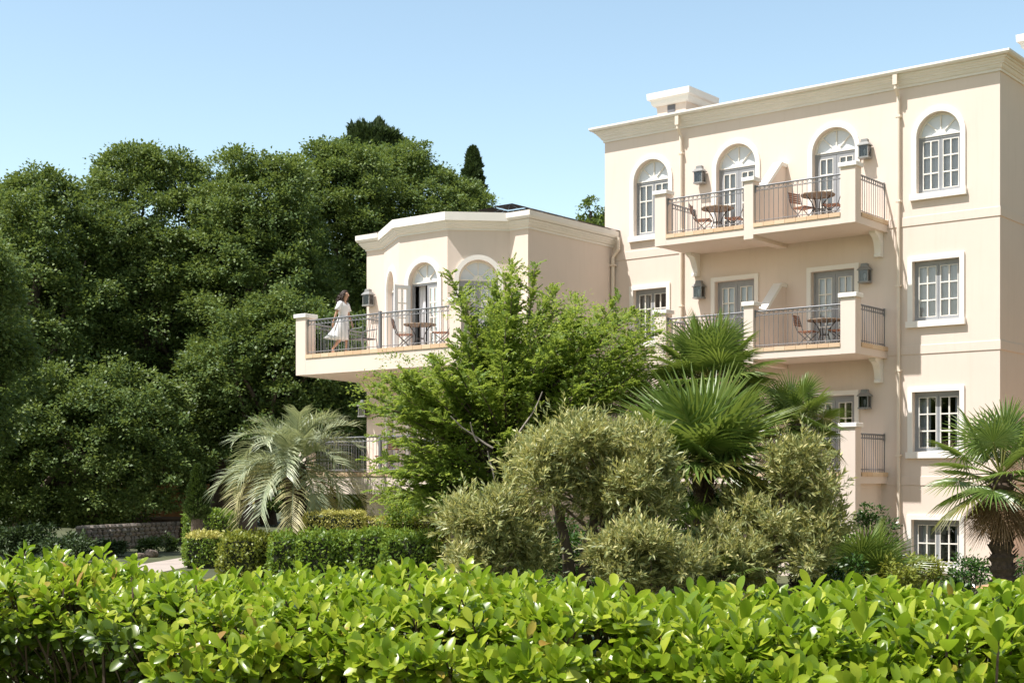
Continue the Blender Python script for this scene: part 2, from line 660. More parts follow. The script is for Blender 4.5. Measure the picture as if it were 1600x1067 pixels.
wall_seg(wl, (0, 0), (0, 9.5), GB, 9.80)
wall_seg(wl, (0, 9.5), (XL, 9.5), GB, 9.80)
wall_seg(wl, (XL, 9.5), (XL, 0), GB, 9.80)
wl.build('wall', M['plaster'], bld)
rf = MB()
rf.box(XL + .01, -.01, .01, 9.49, 9.78, 9.95)
rf.build('roof', M['slate'], bld)
# light-tight room linings behind the openings
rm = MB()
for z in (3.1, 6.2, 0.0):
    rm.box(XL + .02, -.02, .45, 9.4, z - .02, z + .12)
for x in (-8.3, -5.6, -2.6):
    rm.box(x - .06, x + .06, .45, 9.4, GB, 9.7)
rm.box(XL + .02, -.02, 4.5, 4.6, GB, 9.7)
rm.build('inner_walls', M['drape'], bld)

PATH = [(XL, 9.5), (XL, 0), (0, 0), (0, 9.5)]
cn = MB()
cn.sweep([(0, 9.60), (.035, 9.60), (.035, 9.655), (.06, 9.665), (.085, 9.70), (.10, 9.745), (.13, 9.75), (.13, 9.775),
          (.165, 9.80), (.185, 9.845), (.22, 9.85), (.22, 9.90), (0, 9.90)], PATH)
cn.build('cornice', M['cornice'], bld)
gt = MB()
gt.sweep([(.20, 9.903), (.30, 9.903), (.33, 9.945), (.33, 9.995), (.31, 10.0), (.29, 9.96), (.2, 9.955), (-.2, 9.96), (-.2, 9.91)], PATH)
gt.build('gutter', M['cornice'], bld)
for z in (6.25, 3.15, 0.0):
    st = MB()
    st.sweep([(-.005, z), (.018, z + .004), (.018, z + .21), (-.005, z + .22)], PATH)
    st.build('string_course', M['plaster'], bld)
for c, h, z0, d in ARC:
    opening(bld, (c, 0, 0), 0, h, z0, ZS, True, door=d, rows=3 if not d else 4, surround=.125)
for i, (c, h, z0, z1, d) in enumerate(RECT):
    opening(bld, (c, 0, 0), 0, h, z0, z1, False, door=d, rows=(4 if d else 3) if z0 > -1 else 2,
            curtain=('full' if i in (1, 2, 3) else 'side'), surround=.115)


def chimney(x0, x1, y0, y1, zt):
    c = MB()
    c.prism([(x0 + .1, 0), (x1 - .1, 0), (x1, 1), (x0, 1)], 0, 1,
            lambda a, b, k: (a, y0 + (y1 - y0) * k, (9.9 if b == 0 else zt - .35)))
    o = c.build('chimney', M['plaster'], bld)
    k = MB()
    k.sweep([(-.05, zt - .351), (.06, zt - .35), (.10, zt - .30), (.12, zt - .20), (.16, zt - .19), (.19, zt - .17), (.2, zt), (-.05, zt + .002)],
            [(x0, y1), (x0, y0), (x1, y0), (x1, y1)], closed=True)
    k.box(x0 + .04, x1 - .04, y0 + .04, y1 - .04, zt - .3, zt - .02)
    k.build('chimney_cap', M['trim'], o)
    v = MB()
    v.box((x0 + x1) / 2 - .12, (x0 + x1) / 2 + .12, y0 - .02, y0 + .05, zt - .75, zt - .37)
    v.build('vent', M['drape'], o)
    return o


chimney(-9.78, -8.80, .55, 1.75, 10.84)
chimney(-0.20, 1.3, 2.4, 3.7, 11.05)


def downpipe(x, y, ztop, zb, root, out=.26):
    p = MB()
    p.box(x - .055, x + .055, y - out - .04, y - out + .07, ztop - .25, ztop)
    p.tube([(x, y - out + .015, ztop - .2), (x, y - out + .015, ztop - .33), (x, y - .075, ztop - .5), (x, y - .075, zb)], .045, 8)
    z = ztop - 1.0
    while z > zb + .3:
        p.box(x - .065, x + .065, y - .125, y + .004, z, z + .05)
        z -= 2.05
    return p.build('downpipe', M['pipe'], root)


downpipe(-8.60, 0, 9.9, GB, bld)
downpipe(-2.445, 0, 9.9, GB, bld)


# ------------------------------------------------------------------ railings and balconies
def railing(p0, p1, zb, zt, posts=True):
    mb = MB()
    a = Vector((p0[0], p0[1], 0)); b = Vector((p1[0], p1[1], 0))
    d = (b - a); L = d.length; d.normalize()
    def P(u, z): return (a.x + d.x * u, a.y + d.y * u, z)
    mb.tube([P(0, zt - .015), P(L, zt - .015)], .02, 6)
    mb.tube([P(0, zt - .125), P(L, zt - .125)], .009, 4)
    mb.tube([P(0, zb + .07), P(L, zb + .07)], .011, 4)
    n = max(3, round(L / .125))
    for i in range(n + 1):
        u = L * i / n
        ends = i in (0, n)
        mb.tube([P(u, zb), P(u, zt - .02)], .013 if ends else .0085, 4)
        if i < n:
            uc = u + L / n / 2
            rr = min(.045, L / n * .42)
            # a scroll between the two upper rails
            pts = []
            for k in range(9):
                t = k / 8
                pts.append(P(uc + rr * math.cos(PI * (0.1 + 1.8 * t)), zt - .07 + rr * math.sin(PI * (0.1 + 1.8 * t))))
            mb.tube(pts, .0065, 4, cap=False)
    if posts:
        for u in (0.012, L - .012):
            mb.tube([P(u, zt - .17), P(u, zt + .02)], .022, 4)
    return mb


def tiles(mb, p0, p1, zb, zt, inward, w=.27, out=.025):
    a = Vector((p0[0], p0[1])); b = Vector((p1[0], p1[1]))
    d = b - a; L = d.length; d.normalize(); inn = Vector((-d.y, d.x))
    n = max(1, round(L / .29)); s = L / n
    for i in range(n):
        u0, u1 = i * s + .004, (i + 1) * s - .004
        q = [a + d * u0 - inn * out, a + d * u1 - inn * out, a + d * u1 + inn * w, a + d * u0 + inn * w]
        j = random.uniform(-.003, .003)
        mb.prism([(p.x, p.y) for p in q], zb + .001, zt + j)


def pillar(root, x0, x1, y0, y1, z0, z1, cap=.105):
    p = MB(); p.box(x0, x1, y0, y1, z0, z1)
    o = p.build('pillar', M['plaster'], root)
    c = MB(); e = .045
    c.box(x0 - e, x1 + e, y0 - e, y1 + e, z1, z1 + cap)
    co_ = c.build('pillar_cap', M['trim'], root)
    bv = co_.modifiers.new('bevel', 'BEVEL'); bv.width = .012; bv.segments = 2
    bv = o.modifiers.new('bevel', 'BEVEL'); bv.width = .008; bv.segments = 2
    return o


def balcony(dz, ground=False):
    z = lambda a: a + dz
    x0, x1, y0 = -8.285, -2.757, -1.80
    s = MB()
    s.box(x0, x1, y0, -.002, z(6.16), z(6.336))
    s.box(x0 + .2, x1 - .2, y0 + .25, -.002, z(6.336), z(6.39))
    if ground:
        s.box(x0 + .15, x1 - .15, y0 + .18, -.002, GB, z(6.16))
    else:
        s.box(-5.71, -5.46, y0 + .1, -.004, z(6.06), z(6.16))
    o = s.build('balcony', M['plaster'], bld)
    for a, b in (((-7.98, y0), (-5.717, y0)), ((-5.45, y0), (-3.137, y0)), ((x1, y0 + .32), (x1, -.01)), ((x0, -.01), (x0, y0 + .32))):
        t = MB(); tiles(t, a, b, z(6.336), z(6.434), 1); t.build('tile_edging', M['tile'], o)
    zb = GB if ground else z(6.157)
    pillar(o, -3.137, x1 + .003, y0 - .003, y0 + .30, zb, z(7.483))
    pillar(o, x0 - .035, -7.98, y0 - .003, y0 + .30, zb, z(7.483))
    pillar(o, -5.717, -5.45, y0 - .003, y0 + .30, GB if ground else z(6.055), z(7.483))
    e = z(6.43)
    for a, b in (((-7.975, y0 + .08), (-5.722, y0 + .08)), ((-5.445, y0 + .08), (-3.142, y0 + .08)),
                 ((x1 - .08, y0 + .305), (x1 - .08, -.01)), ((x0 + .08, y0 + .305), (x0 + .08, -.01))):
        railing(a, b, e, z(7.36)).build('railing', M['rail'], o)
    # dividing wall with a ramped white coping
    prof = [(-1.5, 6.336), (-.003, 6.336), (-.003, 8.12), (-.28, 8.12), (-1.12, 7.36), (-1.5, 7.36)]
    w_ = MB(); w_.prism(prof, -5.655, -5.505, lambda a, b, k: (k, a, z(b)))
    pt = w_.build('dividing_wall', M['plaster'], o)
    c = MB()
    cp = [(-1.502, 7.36), (-1.12, 7.36), (-.28, 8.12), (-.002, 8.12), (-.002, 8.21), (-.31, 8.21), (-1.15, 7.45), (-1.502, 7.45)]
    c.prism(cp, -5.70, -5.46, lambda a, b, k: (k, a, z(b) + .001))
    c.build('coping', M['trim'], o)
    if not ground:
        for xc in (-8.13, -2.95):
            cb = MB()
            n = 10
            pr = [(-.003, 6.16), (-.46, 6.16), (-.46, 6.09), (-.40, 6.09)]
            for i in range(n + 1):
                a = PI / 2 * i / n
                pr.append((-.40 + .26 * math.sin(a), 6.07 - .42 * (1 - math.cos(a))))
            pr += [(-.17, 5.62), (-.17, 5.57), (-.003, 5.57)]
            cb.prism([(p[0], p[1]) for p in pr], xc - .085, xc + .085, lambda a, b, k: (k, a, z(b)))
            cb.build('corbel', M['trim'], o)
    return o


balcony(0.0)
balcony(-3.07)
balcony(-6.12, ground=True)

# ------------------------------------------------------------------ the two storey wing with its bay
wing = empty('hotel_wing', LW(0, 0, 0), -YAW,
             'low two storey cream wing with rounded bay, deep balcony and hipped slate roof', 'building')
WP = [(-16.69, 4.0), (-16.69, -3.84), (-16.01, -3.84), (-14.363, -4.985), (-12.6425, -4.985), (-11.497, -3.84), (-10.88, -3.84), (-10.88, -.003)]
ws = MB()
WZ = 5.35
for i in range(len(WP) - 1):
    p, q = WP[i], WP[i + 1]
    L = math.hypot(q[0] - p[0], q[1] - p[1])
    hs = []
    ang = math.atan2(q[1] - p[1], q[0] - p[0])
    if i in (2, 3, 4):
        uc = {2: L / 2, 3: .883, 4: L / 2}[i]
        hs = [arch_loop(uc, .52, 3.43, WZ), rect_loop(uc - .5, uc + .5, .32, 2.25), rect_loop(uc - .42, uc + .42, -1.75, -.85)]
        mid = (p[0] + math.cos(ang) * uc, p[1] + math.sin(ang) * uc, 0)
        opening(wing, mid, ang, .52, 3.43, WZ, True, door=True, rows=4, surround=.125, open_left=(i == 3), curtain='full' if i != 3 else 'side')
        opening(wing, mid, ang, .5, .32, 2.25, False, door=True, rows=4, surround=.11, curtain='side')
        opening(wing, mid, ang, .42, -1.75, -.85, False, door=False, rows=2, surround=.1, curtain=None)
    wall_seg(ws, p, q, GB, 6.80, hs, .21)
ws.build('wall', M['plaster'], wing)
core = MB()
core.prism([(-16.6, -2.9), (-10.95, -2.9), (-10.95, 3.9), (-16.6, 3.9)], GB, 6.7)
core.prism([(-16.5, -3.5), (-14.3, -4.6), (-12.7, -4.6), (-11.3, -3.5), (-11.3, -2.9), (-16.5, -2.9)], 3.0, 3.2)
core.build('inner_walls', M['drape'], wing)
# open leaf of the bay's french door, hinged at the left jamb and swung outwards
lf, lb, lp = MB(), MB(), MB()
leaf_parts(lf, lb, lp, 0, .46, 3.45, WZ - .06, 4, .085, .2, 0)
lo_ = lf.build('door_leaf', M['whiteleaf'], wing, loc=(-13.96, -5.0, 0), rz=R(-113))
lb.build('glazing_bars', M['bar'], lo_)
lp.build('pane', M['pane'], lo_)

c1 = MB()
BAY = WP[2:6]
c1.sweep([(0, 6.63), (.03, 6.63), (.03, 6.68), (.07, 6.70), (.10, 6.75), (.12, 6.76), (.12, 6.78), (.15, 6.81), (.165, 6.85), (.0, 6.85)], WP)
c1.build('cornice', M['cornice'], wing)
c2 = MB()
def off(poly, o):
    out = []
    for i, p in enumerate(poly):
        ns = []
        for a, b in ((i - 1, i), (i, i + 1)):
            if a < 0 or b >= len(poly): continue
            d = Vector((poly[b][0] - poly[a][0], poly[b][1] - poly[a][1])).normalized()
            ns.append(Vector((d.y, -d.x)))
        a = sum(ns, Vector((0, 0))).normalized(); k = 1 / max(.3, a.dot(ns[0]))
        out.append((p[0] + a.x * o * k, p[1] + a.y * o * k))
    return out
bo = off(BAY, .20)
bo = [(bo[0][0] - .12, bo[0][1] + .1)] + bo[1:-1] + [(bo[-1][0] + .12, bo[-1][1] + .1)]
c2.prism(bo + [(-11.3, -3.2), (-16.1, -3.2)], 6.852, 7.07)
c2.build('parapet', M['trim'], wing)
g2 = MB()
gp = [(.13, 6.853), (.20, 6.87), (.23, 6.93), (.23, 7.06), (.21, 7.065), (.19, 7.03), (-.1, 7.03), (-.1, 6.853)]
g2.sweep(gp, [(-16.69, 4.0), (-16.69, -3.84), (-16.05, -3.84)])
g2.sweep(gp, [(-11.45, -3.84), (-10.88, -3.84), (-10.88, -.02)])
g2.build('gutter', M['cornice'], wing)
hr = MB()
# slate courses of the hipped roof
e0 = [(-16.95, -4.08), (-10.62, -4.08), (-10.62, 2.2), (-16.95, 2.2)]
ap = (-13.75, -1.0)
z0r, z1r = 7.05, 8.06
nc = 9
for k in range(4):
    a, b = e0[k], e0[(k + 1) % 4]
    for c in range(nc):
        t0, t1 = c / nc, (c + 1) / nc
        def at(p, t): return (p[0] + (ap[0] - p[0]) * t, p[1] + (ap[1] - p[1]) * t)
        A, B, Cc, Dd = at(a, t0), at(b, t0), at(b, t1), at(a, t1)
        za, zb_ = z0r + (z1r - z0r) * t0 + .03, z0r + (z1r - z0r) * t1
        m_ = max(1, int(18 * (1 - t0)))
        for j in range(m_):
            s0, s1 = j / m_, (j + 1) / m_ - .01
            lerp = lambda p, q, s: (p[0] + (q[0] - p[0]) * s, p[1] + (q[1] - p[1]) * s)
            hr.quad((*lerp(A, B, s0), za), (*lerp(A, B, s1), za), (*lerp(Dd, Cc, s1), zb_), (*lerp(Dd, Cc, s0), zb_))
hr.build('roof', M['slate'], wing)
rb = MB()
rb.prism([(-16.6, -3.8), (-10.9, -3.8), (-10.9, 3.9), (-16.6, 3.9)], 6.75, 7.03)
rb.build('roof_deck', M['slate'], wing)
dp = MB()
dp.tube([(-10.60, -.12, 6.88), (-10.60, -.12, 6.55), (-10.80, -.10, 6.33), (-10.80, -.10, GB)], .05, 8)
dp.box(-10.88, -10.72, -.17, -.02, 6.1, 6.15)
dp.box(-10.88, -10.72, -.17, -.02, 3.6, 3.65)
dp.build('downpipe', M['pipe'], wing)


def wing_balcony(dz, zb, zsl):
    z = lambda a: a + dz
    s = MB()
    poly = [(-16.2, -7.0), (-10.45, -7.0), (-10.45, -3.7), (-11.4, -3.84), (-12.64, -4.98), (-14.36, -4.98), (-16.0, -3.84), (-16.88, -3.84)]
    s.prism(poly, zb, zsl)
    s.prism([(-16.0, -6.75), (-10.65, -6.75), (-10.65, -3.75), (-11.5, -3.86), (-12.66, -5.0), (-14.35, -5.0), (-15.95, -3.87), (-16.6, -3.9)], zsl, zsl + .085)
    o = s.build('balcony', M['plaster'], wing)
    e = zsl + .1
    for a, b in (((-15.83, -7.0), (-10.82, -7.0)), ((-10.45, -6.64), (-10.45, -3.75)), ((-16.82, -3.9), (-16.28, -6.62))):
        t = MB(); tiles(t, a, b, zsl, e, 1); t.build('tile_edging', M['tile'], o)
    pillar(o, -16.203, -15.83, -7.003, -6.64, zb - .003, e + .975)
    pillar(o, -10.82, -10.447, -7.003, -6.64, zb - .003, e + .975)
    xm = xat(595, -6.9)
    for a, b in (((-15.825, -6.92), (xm, -6.92)), ((xm, -6.92), (-10.825, -6.92)), ((-10.53, -6.63), (-10.53, -3.8)), ((-16.2, -6.6), (-16.75, -3.9))):
        railing(a, b, e - .004, e + .91).build('railing', M['rail'], o)
    ps = MB(); ps.box(xm - .035, xm + .035, -6.955, -6.885, e, e + .95)
    ps.build('railing_post', M['rail'], o)
    return o


wing_balcony(0, 2.90, 3.33)
wing_balcony(-3.1, -.22, 0.23)
# curved soffit beam below the upper balcony
sb = MB()
sb.prism([(-16.5, -3.9), (-15.6, -5.2), (-14.3, -5.9), (-12.7, -5.9), (-11.2, -5.2), (-10.6, -3.9)], 2.62, 2.899)
sb.build('soffit_beam', M['plaster'], wing)

# ------------------------------------------------------------------ wall lanterns
def make_lantern():
    r = empty('wall_lantern')
    w, d, h = .15, .115, .30      # half width, half depth, glass height
    body = MB()
    yb = -.06
    y0, y1 = yb - 2 * d, yb
    body.box(-w - .015, w + .015, y0 - .015, y1 + .01, 0, .045)
    body.box(-w, w, yb - .004, yb + .006, .045, h + .045)
    for x in (-w, w - .025):
        for y in (y0, y1 - .025):
            body.box(x, x + .025, y, y + .025, .045, .045 + h)
    body.box(-.05, .05, yb + .006, .06 - .003 + yb + .0, .08, .26)
    fr = body.build('lantern_frame', M['lantern'], r)
    hd = MB()
    def fr4(a, b, z): return [(-a, yb - d - b, z), (a, yb - d - b, z), (a, yb - d + b, z), (-a, yb - d + b, z)]
    rings = [fr4(w + .035, d + .035, .345), fr4(w + .035, d + .035, .365), fr4(w - .02, d - .02, .43), fr4(w - .045, d - .045, .45), fr4(w - .05, d - .05, .52), fr4(w - .07, d - .07, .535)]
    for ring in rings: hd.v += ring
    for i in range(len(rings) - 1):
        for k in range(4):
            hd.f.append((i * 4 + k, i * 4 + (k + 1) % 4, i * 4 + 4 + (k + 1) % 4, i * 4 + 4 + k))
    hd.f += [(0, 3, 2, 1), tuple(len(hd.v) - 4 + k for k in range(4))]
    hd.build('lantern_hood', M['lantern'], r)
    gl = MB()
    for a in ((-w + .027, w - .027, y0 + .006, y0 + .010), (-w + .006, -w + .01, y0 + .028, y1 - .03), (w - .01, w - .006, y0 + .028, y1 - .03)):
        gl.box(a[0], a[1], a[2], a[3], .048, h + .043)
    gl.build('glass_panel', M['lampglass'], r)
    bl = MB()
    bl.tube([(0, yb - d, .05), (0, yb - d, .12), (0, yb - d, .16), (0, yb - d, .21), (0, yb - d, .25), (0, yb - d, .265)], [.018, .018, .035, .04, .028, .008], 8)
    bl.build('bulb', M['bulb'], r, smooth=True)
    return r


lant = make_lantern()
first = True
xwl = xat(581, -3.84)
for x, y, z, lab in [
    (-7.97, 0, 7.98, 'wall lantern left of the top floor left arched balcony door'),
    (-3.28, 0, 7.98, 'wall lantern right of the top floor right arched balcony door'),
    (-7.99, 0, 4.93, 'wall lantern left of the middle floor left square balcony door'),
    (-3.28, 0, 4.93, 'wall lantern right of the middle floor right square balcony door'),
    (-3.28, 0, 1.84, 'lowest wall lantern above the ground floor balcony pillar on the tall block'),
    (xwl, -3.84, 5.02, 'wall lantern beside the woman on the wing upper balcony'),
    (xat(574, -3.84), -3.84, 1.90, 'wall lantern under the wing balcony soffit beside the palm'),
]:
    o = lant if first else copy_tree(lant)
    first = False
    o.location = LW(x, y - .001, z + .03); o.rotation_euler = (0, 0, -YAW); o.scale = (.84, .84, .9)
    tag(o, lab, 'wall lantern', 'lanterns on the hotel walls')


# ------------------------------------------------------------------ balcony furniture
def make_table(rad=.40):
    r = empty('bistro_table')
    t = MB()
    n = 9
    for i in range(n):
        y = -rad + (i + .5) * 2 * rad / n
        hw = math.sqrt(max(.01, rad * rad - y * y))
        t.box(-hw, hw, y - rad / n + .004, y + rad / n - .004, .70, .722)
    t.tube([(rad * math.cos(2 * PI * k / 24), rad * math.sin(2 * PI * k / 24), .70) for k in range(24)], .018, 6, closed=True)
    t.build('table_top', M['woodtop'], r)
    for k in range(4):
        a = PI / 4 + k * PI / 2
        g = MB()
        pts = []
        for s in range(9):
            u = s / 8
            rr = .30 - .21 * math.sin(PI * u) + .03 * u
            pts.append((rr * math.cos(a), rr * math.sin(a), .69 * (1 - u) + .01))
        g.tube(pts, .014, 6)
        g.build('leg', M['iron'], r, smooth=True)
    rg = MB()
    rg.tube([(.10 * math.cos(2 * PI * k / 12), .10 * math.sin(2 * PI * k / 12), .35) for k in range(12)], .012, 5, closed=True)
    rg.build('leg_ring', M['iron'], r)
    return r


def make_chair():
    """folding slatted chair, facing +x"""
    r = empty('folding_chair')
    s = MB()
    for i in range(6):
        x = -.19 + i * .07
        s.box(x, x + .055, -.20, .20, .435, .455)
    s.build('seat', M['wood'], r)
    b = MB()
    for i in range(5):
        z = .60 + i * .055
        x = -.24 - (z - .45) * .22
        b.box(x - .008, x + .008, -.20, .20, z, z + .04)
    b.build('backrest', M['wood'], r)
    for sy in (-.21, .21):
        f = MB()
        f.tube([(.24, sy, .0), (.02, sy, .26), (-.19, sy, .46), (-.25, sy, .62), (-.32, sy, .88)], .011, 5)
        f.build('back_leg', M['iron'], r, smooth=True)
        g = MB()
        g.tube([(-.26, sy * .9, 0), (-.06, sy * .9, .22), (.20, sy * .9, .44)], .011, 5)
        g.build('front_leg', M['iron'], r, smooth=True)
    c = MB()
    for x, z in ((.22, .03), (-.24, .03), (.2, .43), (-.19, .45)):
        c.tube([(x, -.2, z), (x, .2, z)], .009, 5)
    c.build('cross_bar', M['iron'], r)
    return r


tb = make_table(); chr_ = make_chair()
usedT = usedC = False
FURN = [  # kind, px of its middle, y in building, floor z, turn, label
    ('t', 1121, -1.0, 6.39, 0, 'round bistro table on the top floor left balcony'),
    ('c', 1098, -1.05, 6.39, 20, 'folding chair left of the table on the top floor left balcony'),
    ('c', 1147, -.75, 6.39, 200, 'folding chair by the door on the top floor left balcony'),
    ('t', 1278, -.95, 6.39, 0, 'round bistro table on the top floor right balcony'),
    ('c', 1255, -.9, 6.39, -15, 'folding chair in front of the sloped dividing wall, top floor right balcony'),
    ('c', 1300, -.8, 6.39, 195, 'folding chair half behind the corner pillar, top floor right balcony'),
    ('t', 1288, -.95, 3.32, 0, 'round bistro table on the middle floor right balcony'),
    ('c', 1262, -1.0, 3.32, 5, 'folding chair left of the table on the middle floor right balcony'),
    ('c', 1311, -.85, 3.32, 185, 'folding chair right of the table on the middle floor right balcony'),
    ('c', 1150, -.8, 3.32, 200, 'folding chair behind the fan palm on the middle floor left balcony'),
    ('t', 656, -5.75, 3.415, 0, 'round bistro table on the wing balcony outside the open door'),
    ('c', 632, -6.0, 3.415, 35, 'folding chair left of the table on the wing balcony'),
    ('c', 690, -5.8, 3.415, 215, 'tilted folding chair right of the table on the wing balcony'),
    ('c', 1290, -.9, .27, 0, 'folding chair on the ground floor balcony behind the pillar'),
    ('c', 603, -6.0, .315, 180, 'folding chair on the wing lower balcony behind its railing'),
]
for k, px, y, z, a, lab in FURN:
    if k == 't':
        o = tb if not usedT else copy_tree(tb); usedT = True
        tag(o, lab, 'table', 'bistro tables on the balconies')
    else:
        o = chr_ if not usedC else copy_tree(chr_); usedC = True
        tag(o, lab, 'chair', 'folding chairs on the balconies')
    o.location = LW(xat(px, y), y, z)
    o.rotation_euler = (0, 0, -YAW + R(a))

# metal armchair at the end of the wing balcony, behind the woman
ac = empty('metal_armchair', LW(xat(566, -6.1), -6.1, 3.415), -YAW + R(178), 'grey metal armchair behind the woman at the balcony end', 'chair')
m_ = MB(); m_.box(-.24, .24, -.25, .25, .40, .43); m_.build('seat', M['iron'], ac)
m_ = MB()
for i in range(7): m_.tube([(-.25, -.24 + i * .08, .43), (-.34, -.24 + i * .08, .9)], .008, 4)
m_.tube([(-.34, -.26, .9), (-.34, .26, .9)], .013, 5); m_.build('backrest', M['rail'], ac)
for sy in (-.27, .27):
    m_ = MB(); m_.tube([(.28, sy, 0), (.24, sy, .62), (.2, sy, .66), (-.28, sy, .68)], .016, 6); m_.build('armrest', M['rail'], ac)
    m_ = MB(); m_.tube([(-.34, sy, 0), (-.25, sy, .43)], .014, 6); m_.build('leg', M['rail'], ac)

# ------------------------------------------------------------------ the woman on the wing balcony
def skinned(name, chains, mat, parent, sub=2):
    """chains: lists of ((x,y,z), radius); the first point of a chain may repeat an existing joint"""
    vs, es, rad, idx = [], [], [], {}
    for ch in chains:
        prev = None
        for p, r in ch:
            k = tuple(round(c, 4) for c in p)
            if k not in idx:
                idx[k] = len(vs); vs.append(p); rad.append(r)
            if prev is not None: es.append((prev, idx[k]))
            prev = idx[k]
    me = bpy.data.meshes.new(name)
    me.from_pydata(vs, es, [])
    me.materials.append(mat)
    o = bpy.data.objects.new(name, me)
    link(o, parent)
    o.modifiers.new('skin', 'SKIN')
    lay = me.skin_vertices[0].data if me.skin_vertices else None
    if lay is None:
        bm = bmesh.new(); bm.from_mesh(me); bm.verts.layers.skin.verify(); bm.to_mesh(me); bm.free()
        lay = me.skin_vertices[0].data
    for i, r in enumerate(rad):
        rr = r if isinstance(r, tuple) else (r, r)
        lay[i].radius = rr
        lay[i].use_root = (i == 0)
    sb = o.modifiers.new('sub', 'SUBSURF'); sb.levels = sub; sb.render_levels = sub
    o.modifiers['skin'].use_smooth_shade = True
    return o


wy = -6.45
wxx = xat(536, wy)
per = empty('person', LW(wxx, wy, 3.415), -YAW + R(12), 'woman with curly dark hair in a white dress walking along the wing balcony', 'person')
pel = (0, 0, .90)
hands = []
def hand(wr, d, s):
    d = Vector(d).normalized(); side = Vector((0, s, 0)); nrm_ = d.cross(side).normalized()
    W_ = Vector(wr); palm = W_ + d * .05
    ch = [[(tuple(W_), .021), (tuple(palm), (.024, .036))]]
    side = nrm_
    for k, (o_, ln) in enumerate(((-.024, .062), (-.008, .074), (.008, .07), (.022, .055))):
        b0 = palm + side * o_ + d * .03
        ch.append([(tuple(palm), (.024, .036)), (tuple(b0), .009), (tuple(b0 + d * ln * .5 - Vector((0, s * .006, 0))), .008), (tuple(b0 + d * ln * .95 - Vector((0, s * .02, 0))), .0065)])
    th = W_ + d * .03 - side * .03
    ch.append([(tuple(palm), (.024, .036)), (tuple(th), .010), (tuple(th + d * .035 - side * .012), .008)])
    return ch
chains = [
    [(pel, (.125, .10)), ((.0, 0, 1.04), (.105, .085)), ((.01, 0, 1.19), (.125, .095)), ((.015, 0, 1.30), (.12, .085)), ((.03, 0, 1.385), .048), ((.05, 0, 1.45), .047),
     ((.075, 0, 1.51), (.068, .075)), ((.085, 0, 1.58), (.076, .088)), ((.075, 0, 1.64), (.05, .06))],
    [(pel, (.125, .10)), ((.0, .085, .84), .085), ((.07, .085, .47), .054), ((.065, .085, .33), .052), ((.03, .08, .085), .034), ((.09, .085, .045), .034), ((.19, .085, .03), .022)],
    [(pel, (.125, .10)), ((.0, -.085, .84), .085), ((.0, -.085, .47), .054), ((-.09, -.085, .35), .052), ((-.27, -.08, .17), .034), ((-.245, -.08, .105), .034), ((-.20, -.08, .03), .022)],
    [((.015, 0, 1.30), (.12, .085)), ((.01, .155, 1.315), .052), ((.03, .215, 1.09), .037), ((.035, .222, 1.04), .035), ((.13, .225, .86), .023)],
    [((.015, 0, 1.30), (.12, .085)), ((.01, -.155, 1.315), .052), ((-.06, -.215, 1.09), .037), ((-.07, -.222, 1.05), .035), ((-.14, -.25, .84), .023)],
]
chains += hand((.13, .225, .86), (.25, 0, -1), 1)
chains += hand((-.14, -.25, .84), (-.15, -.05, -1), -1)
body = skinned('body', chains, M['skin'], per)
# face: nose, eyes and lips as small parts of the head
fm = MB(); fm.tube([(.162, 0, 1.575), (.176, 0, 1.553), (.185, 0, 1.535), (.166, 0, 1.528)], [.006, .010, .013, .006], 6)
fm.build('nose', M['skin'], per, smooth=True)
for sy in (-.03, .03):
    em = MB(); em.tube([(.148, sy - .012, 1.578), (.158, sy, 1.579), (.148, sy + .012, 1.578)], [.003, .008, .003], 6)
    em.build('eye', M['hair'], per, smooth=True)
    em = MB(); em.tube([(.03 + .055, sy * 2.7, 1.575), (.075, sy * 2.9, 1.555), (.085, sy * 2.75, 1.535)], [.008, .014, .008], 6)
    em.build('ear', M['skin'], per, smooth=True)
lm = MB(); lm.tube([(.145, -.022, 1.505), (.160, 0, 1.502), (.145, .022, 1.505)], [.004, .008, .004], 6)
M['lip'] = solid('lip', (0.42, 0.14, 0.12), 0.5, 0.05)
lm.build('mouth', M['lip'], per, smooth=True)
# hair: curly shoulder length locks round the skull, blown back
hv = MB()
hr_ = random.Random(3)
for i in range(150):
    a = hr_.uniform(-PI, PI); e_ = hr_.uniform(-.15, 1.5)
    if abs(a) < .95 and e_ < .95: continue
    p = Vector((.065 + .088 * math.cos(a) * math.cos(e_), .088 * math.sin(a) * math.cos(e_), 1.585 + .098 * math.sin(e_)))
    pts = [p]; ln = hr_.uniform(.13, .27)
    for s in range(1, 9):
        t = s / 8
        out = Vector((math.cos(a) - .55, math.sin(a), 0)) * (.07 * t + .015 * math.sin(t * 14 + i))
        pts.append(p + out + Vector((.012 * math.cos(t * 15 + i) - .05 * t, .012 * math.sin(t * 15 + i * 2), -ln * t - .0)))
    hv.tube(pts, [.018 * (1 - .55 * s / 8) for s in range(9)], 5)
hv.build('hair', M['hair'], per, smooth=True)
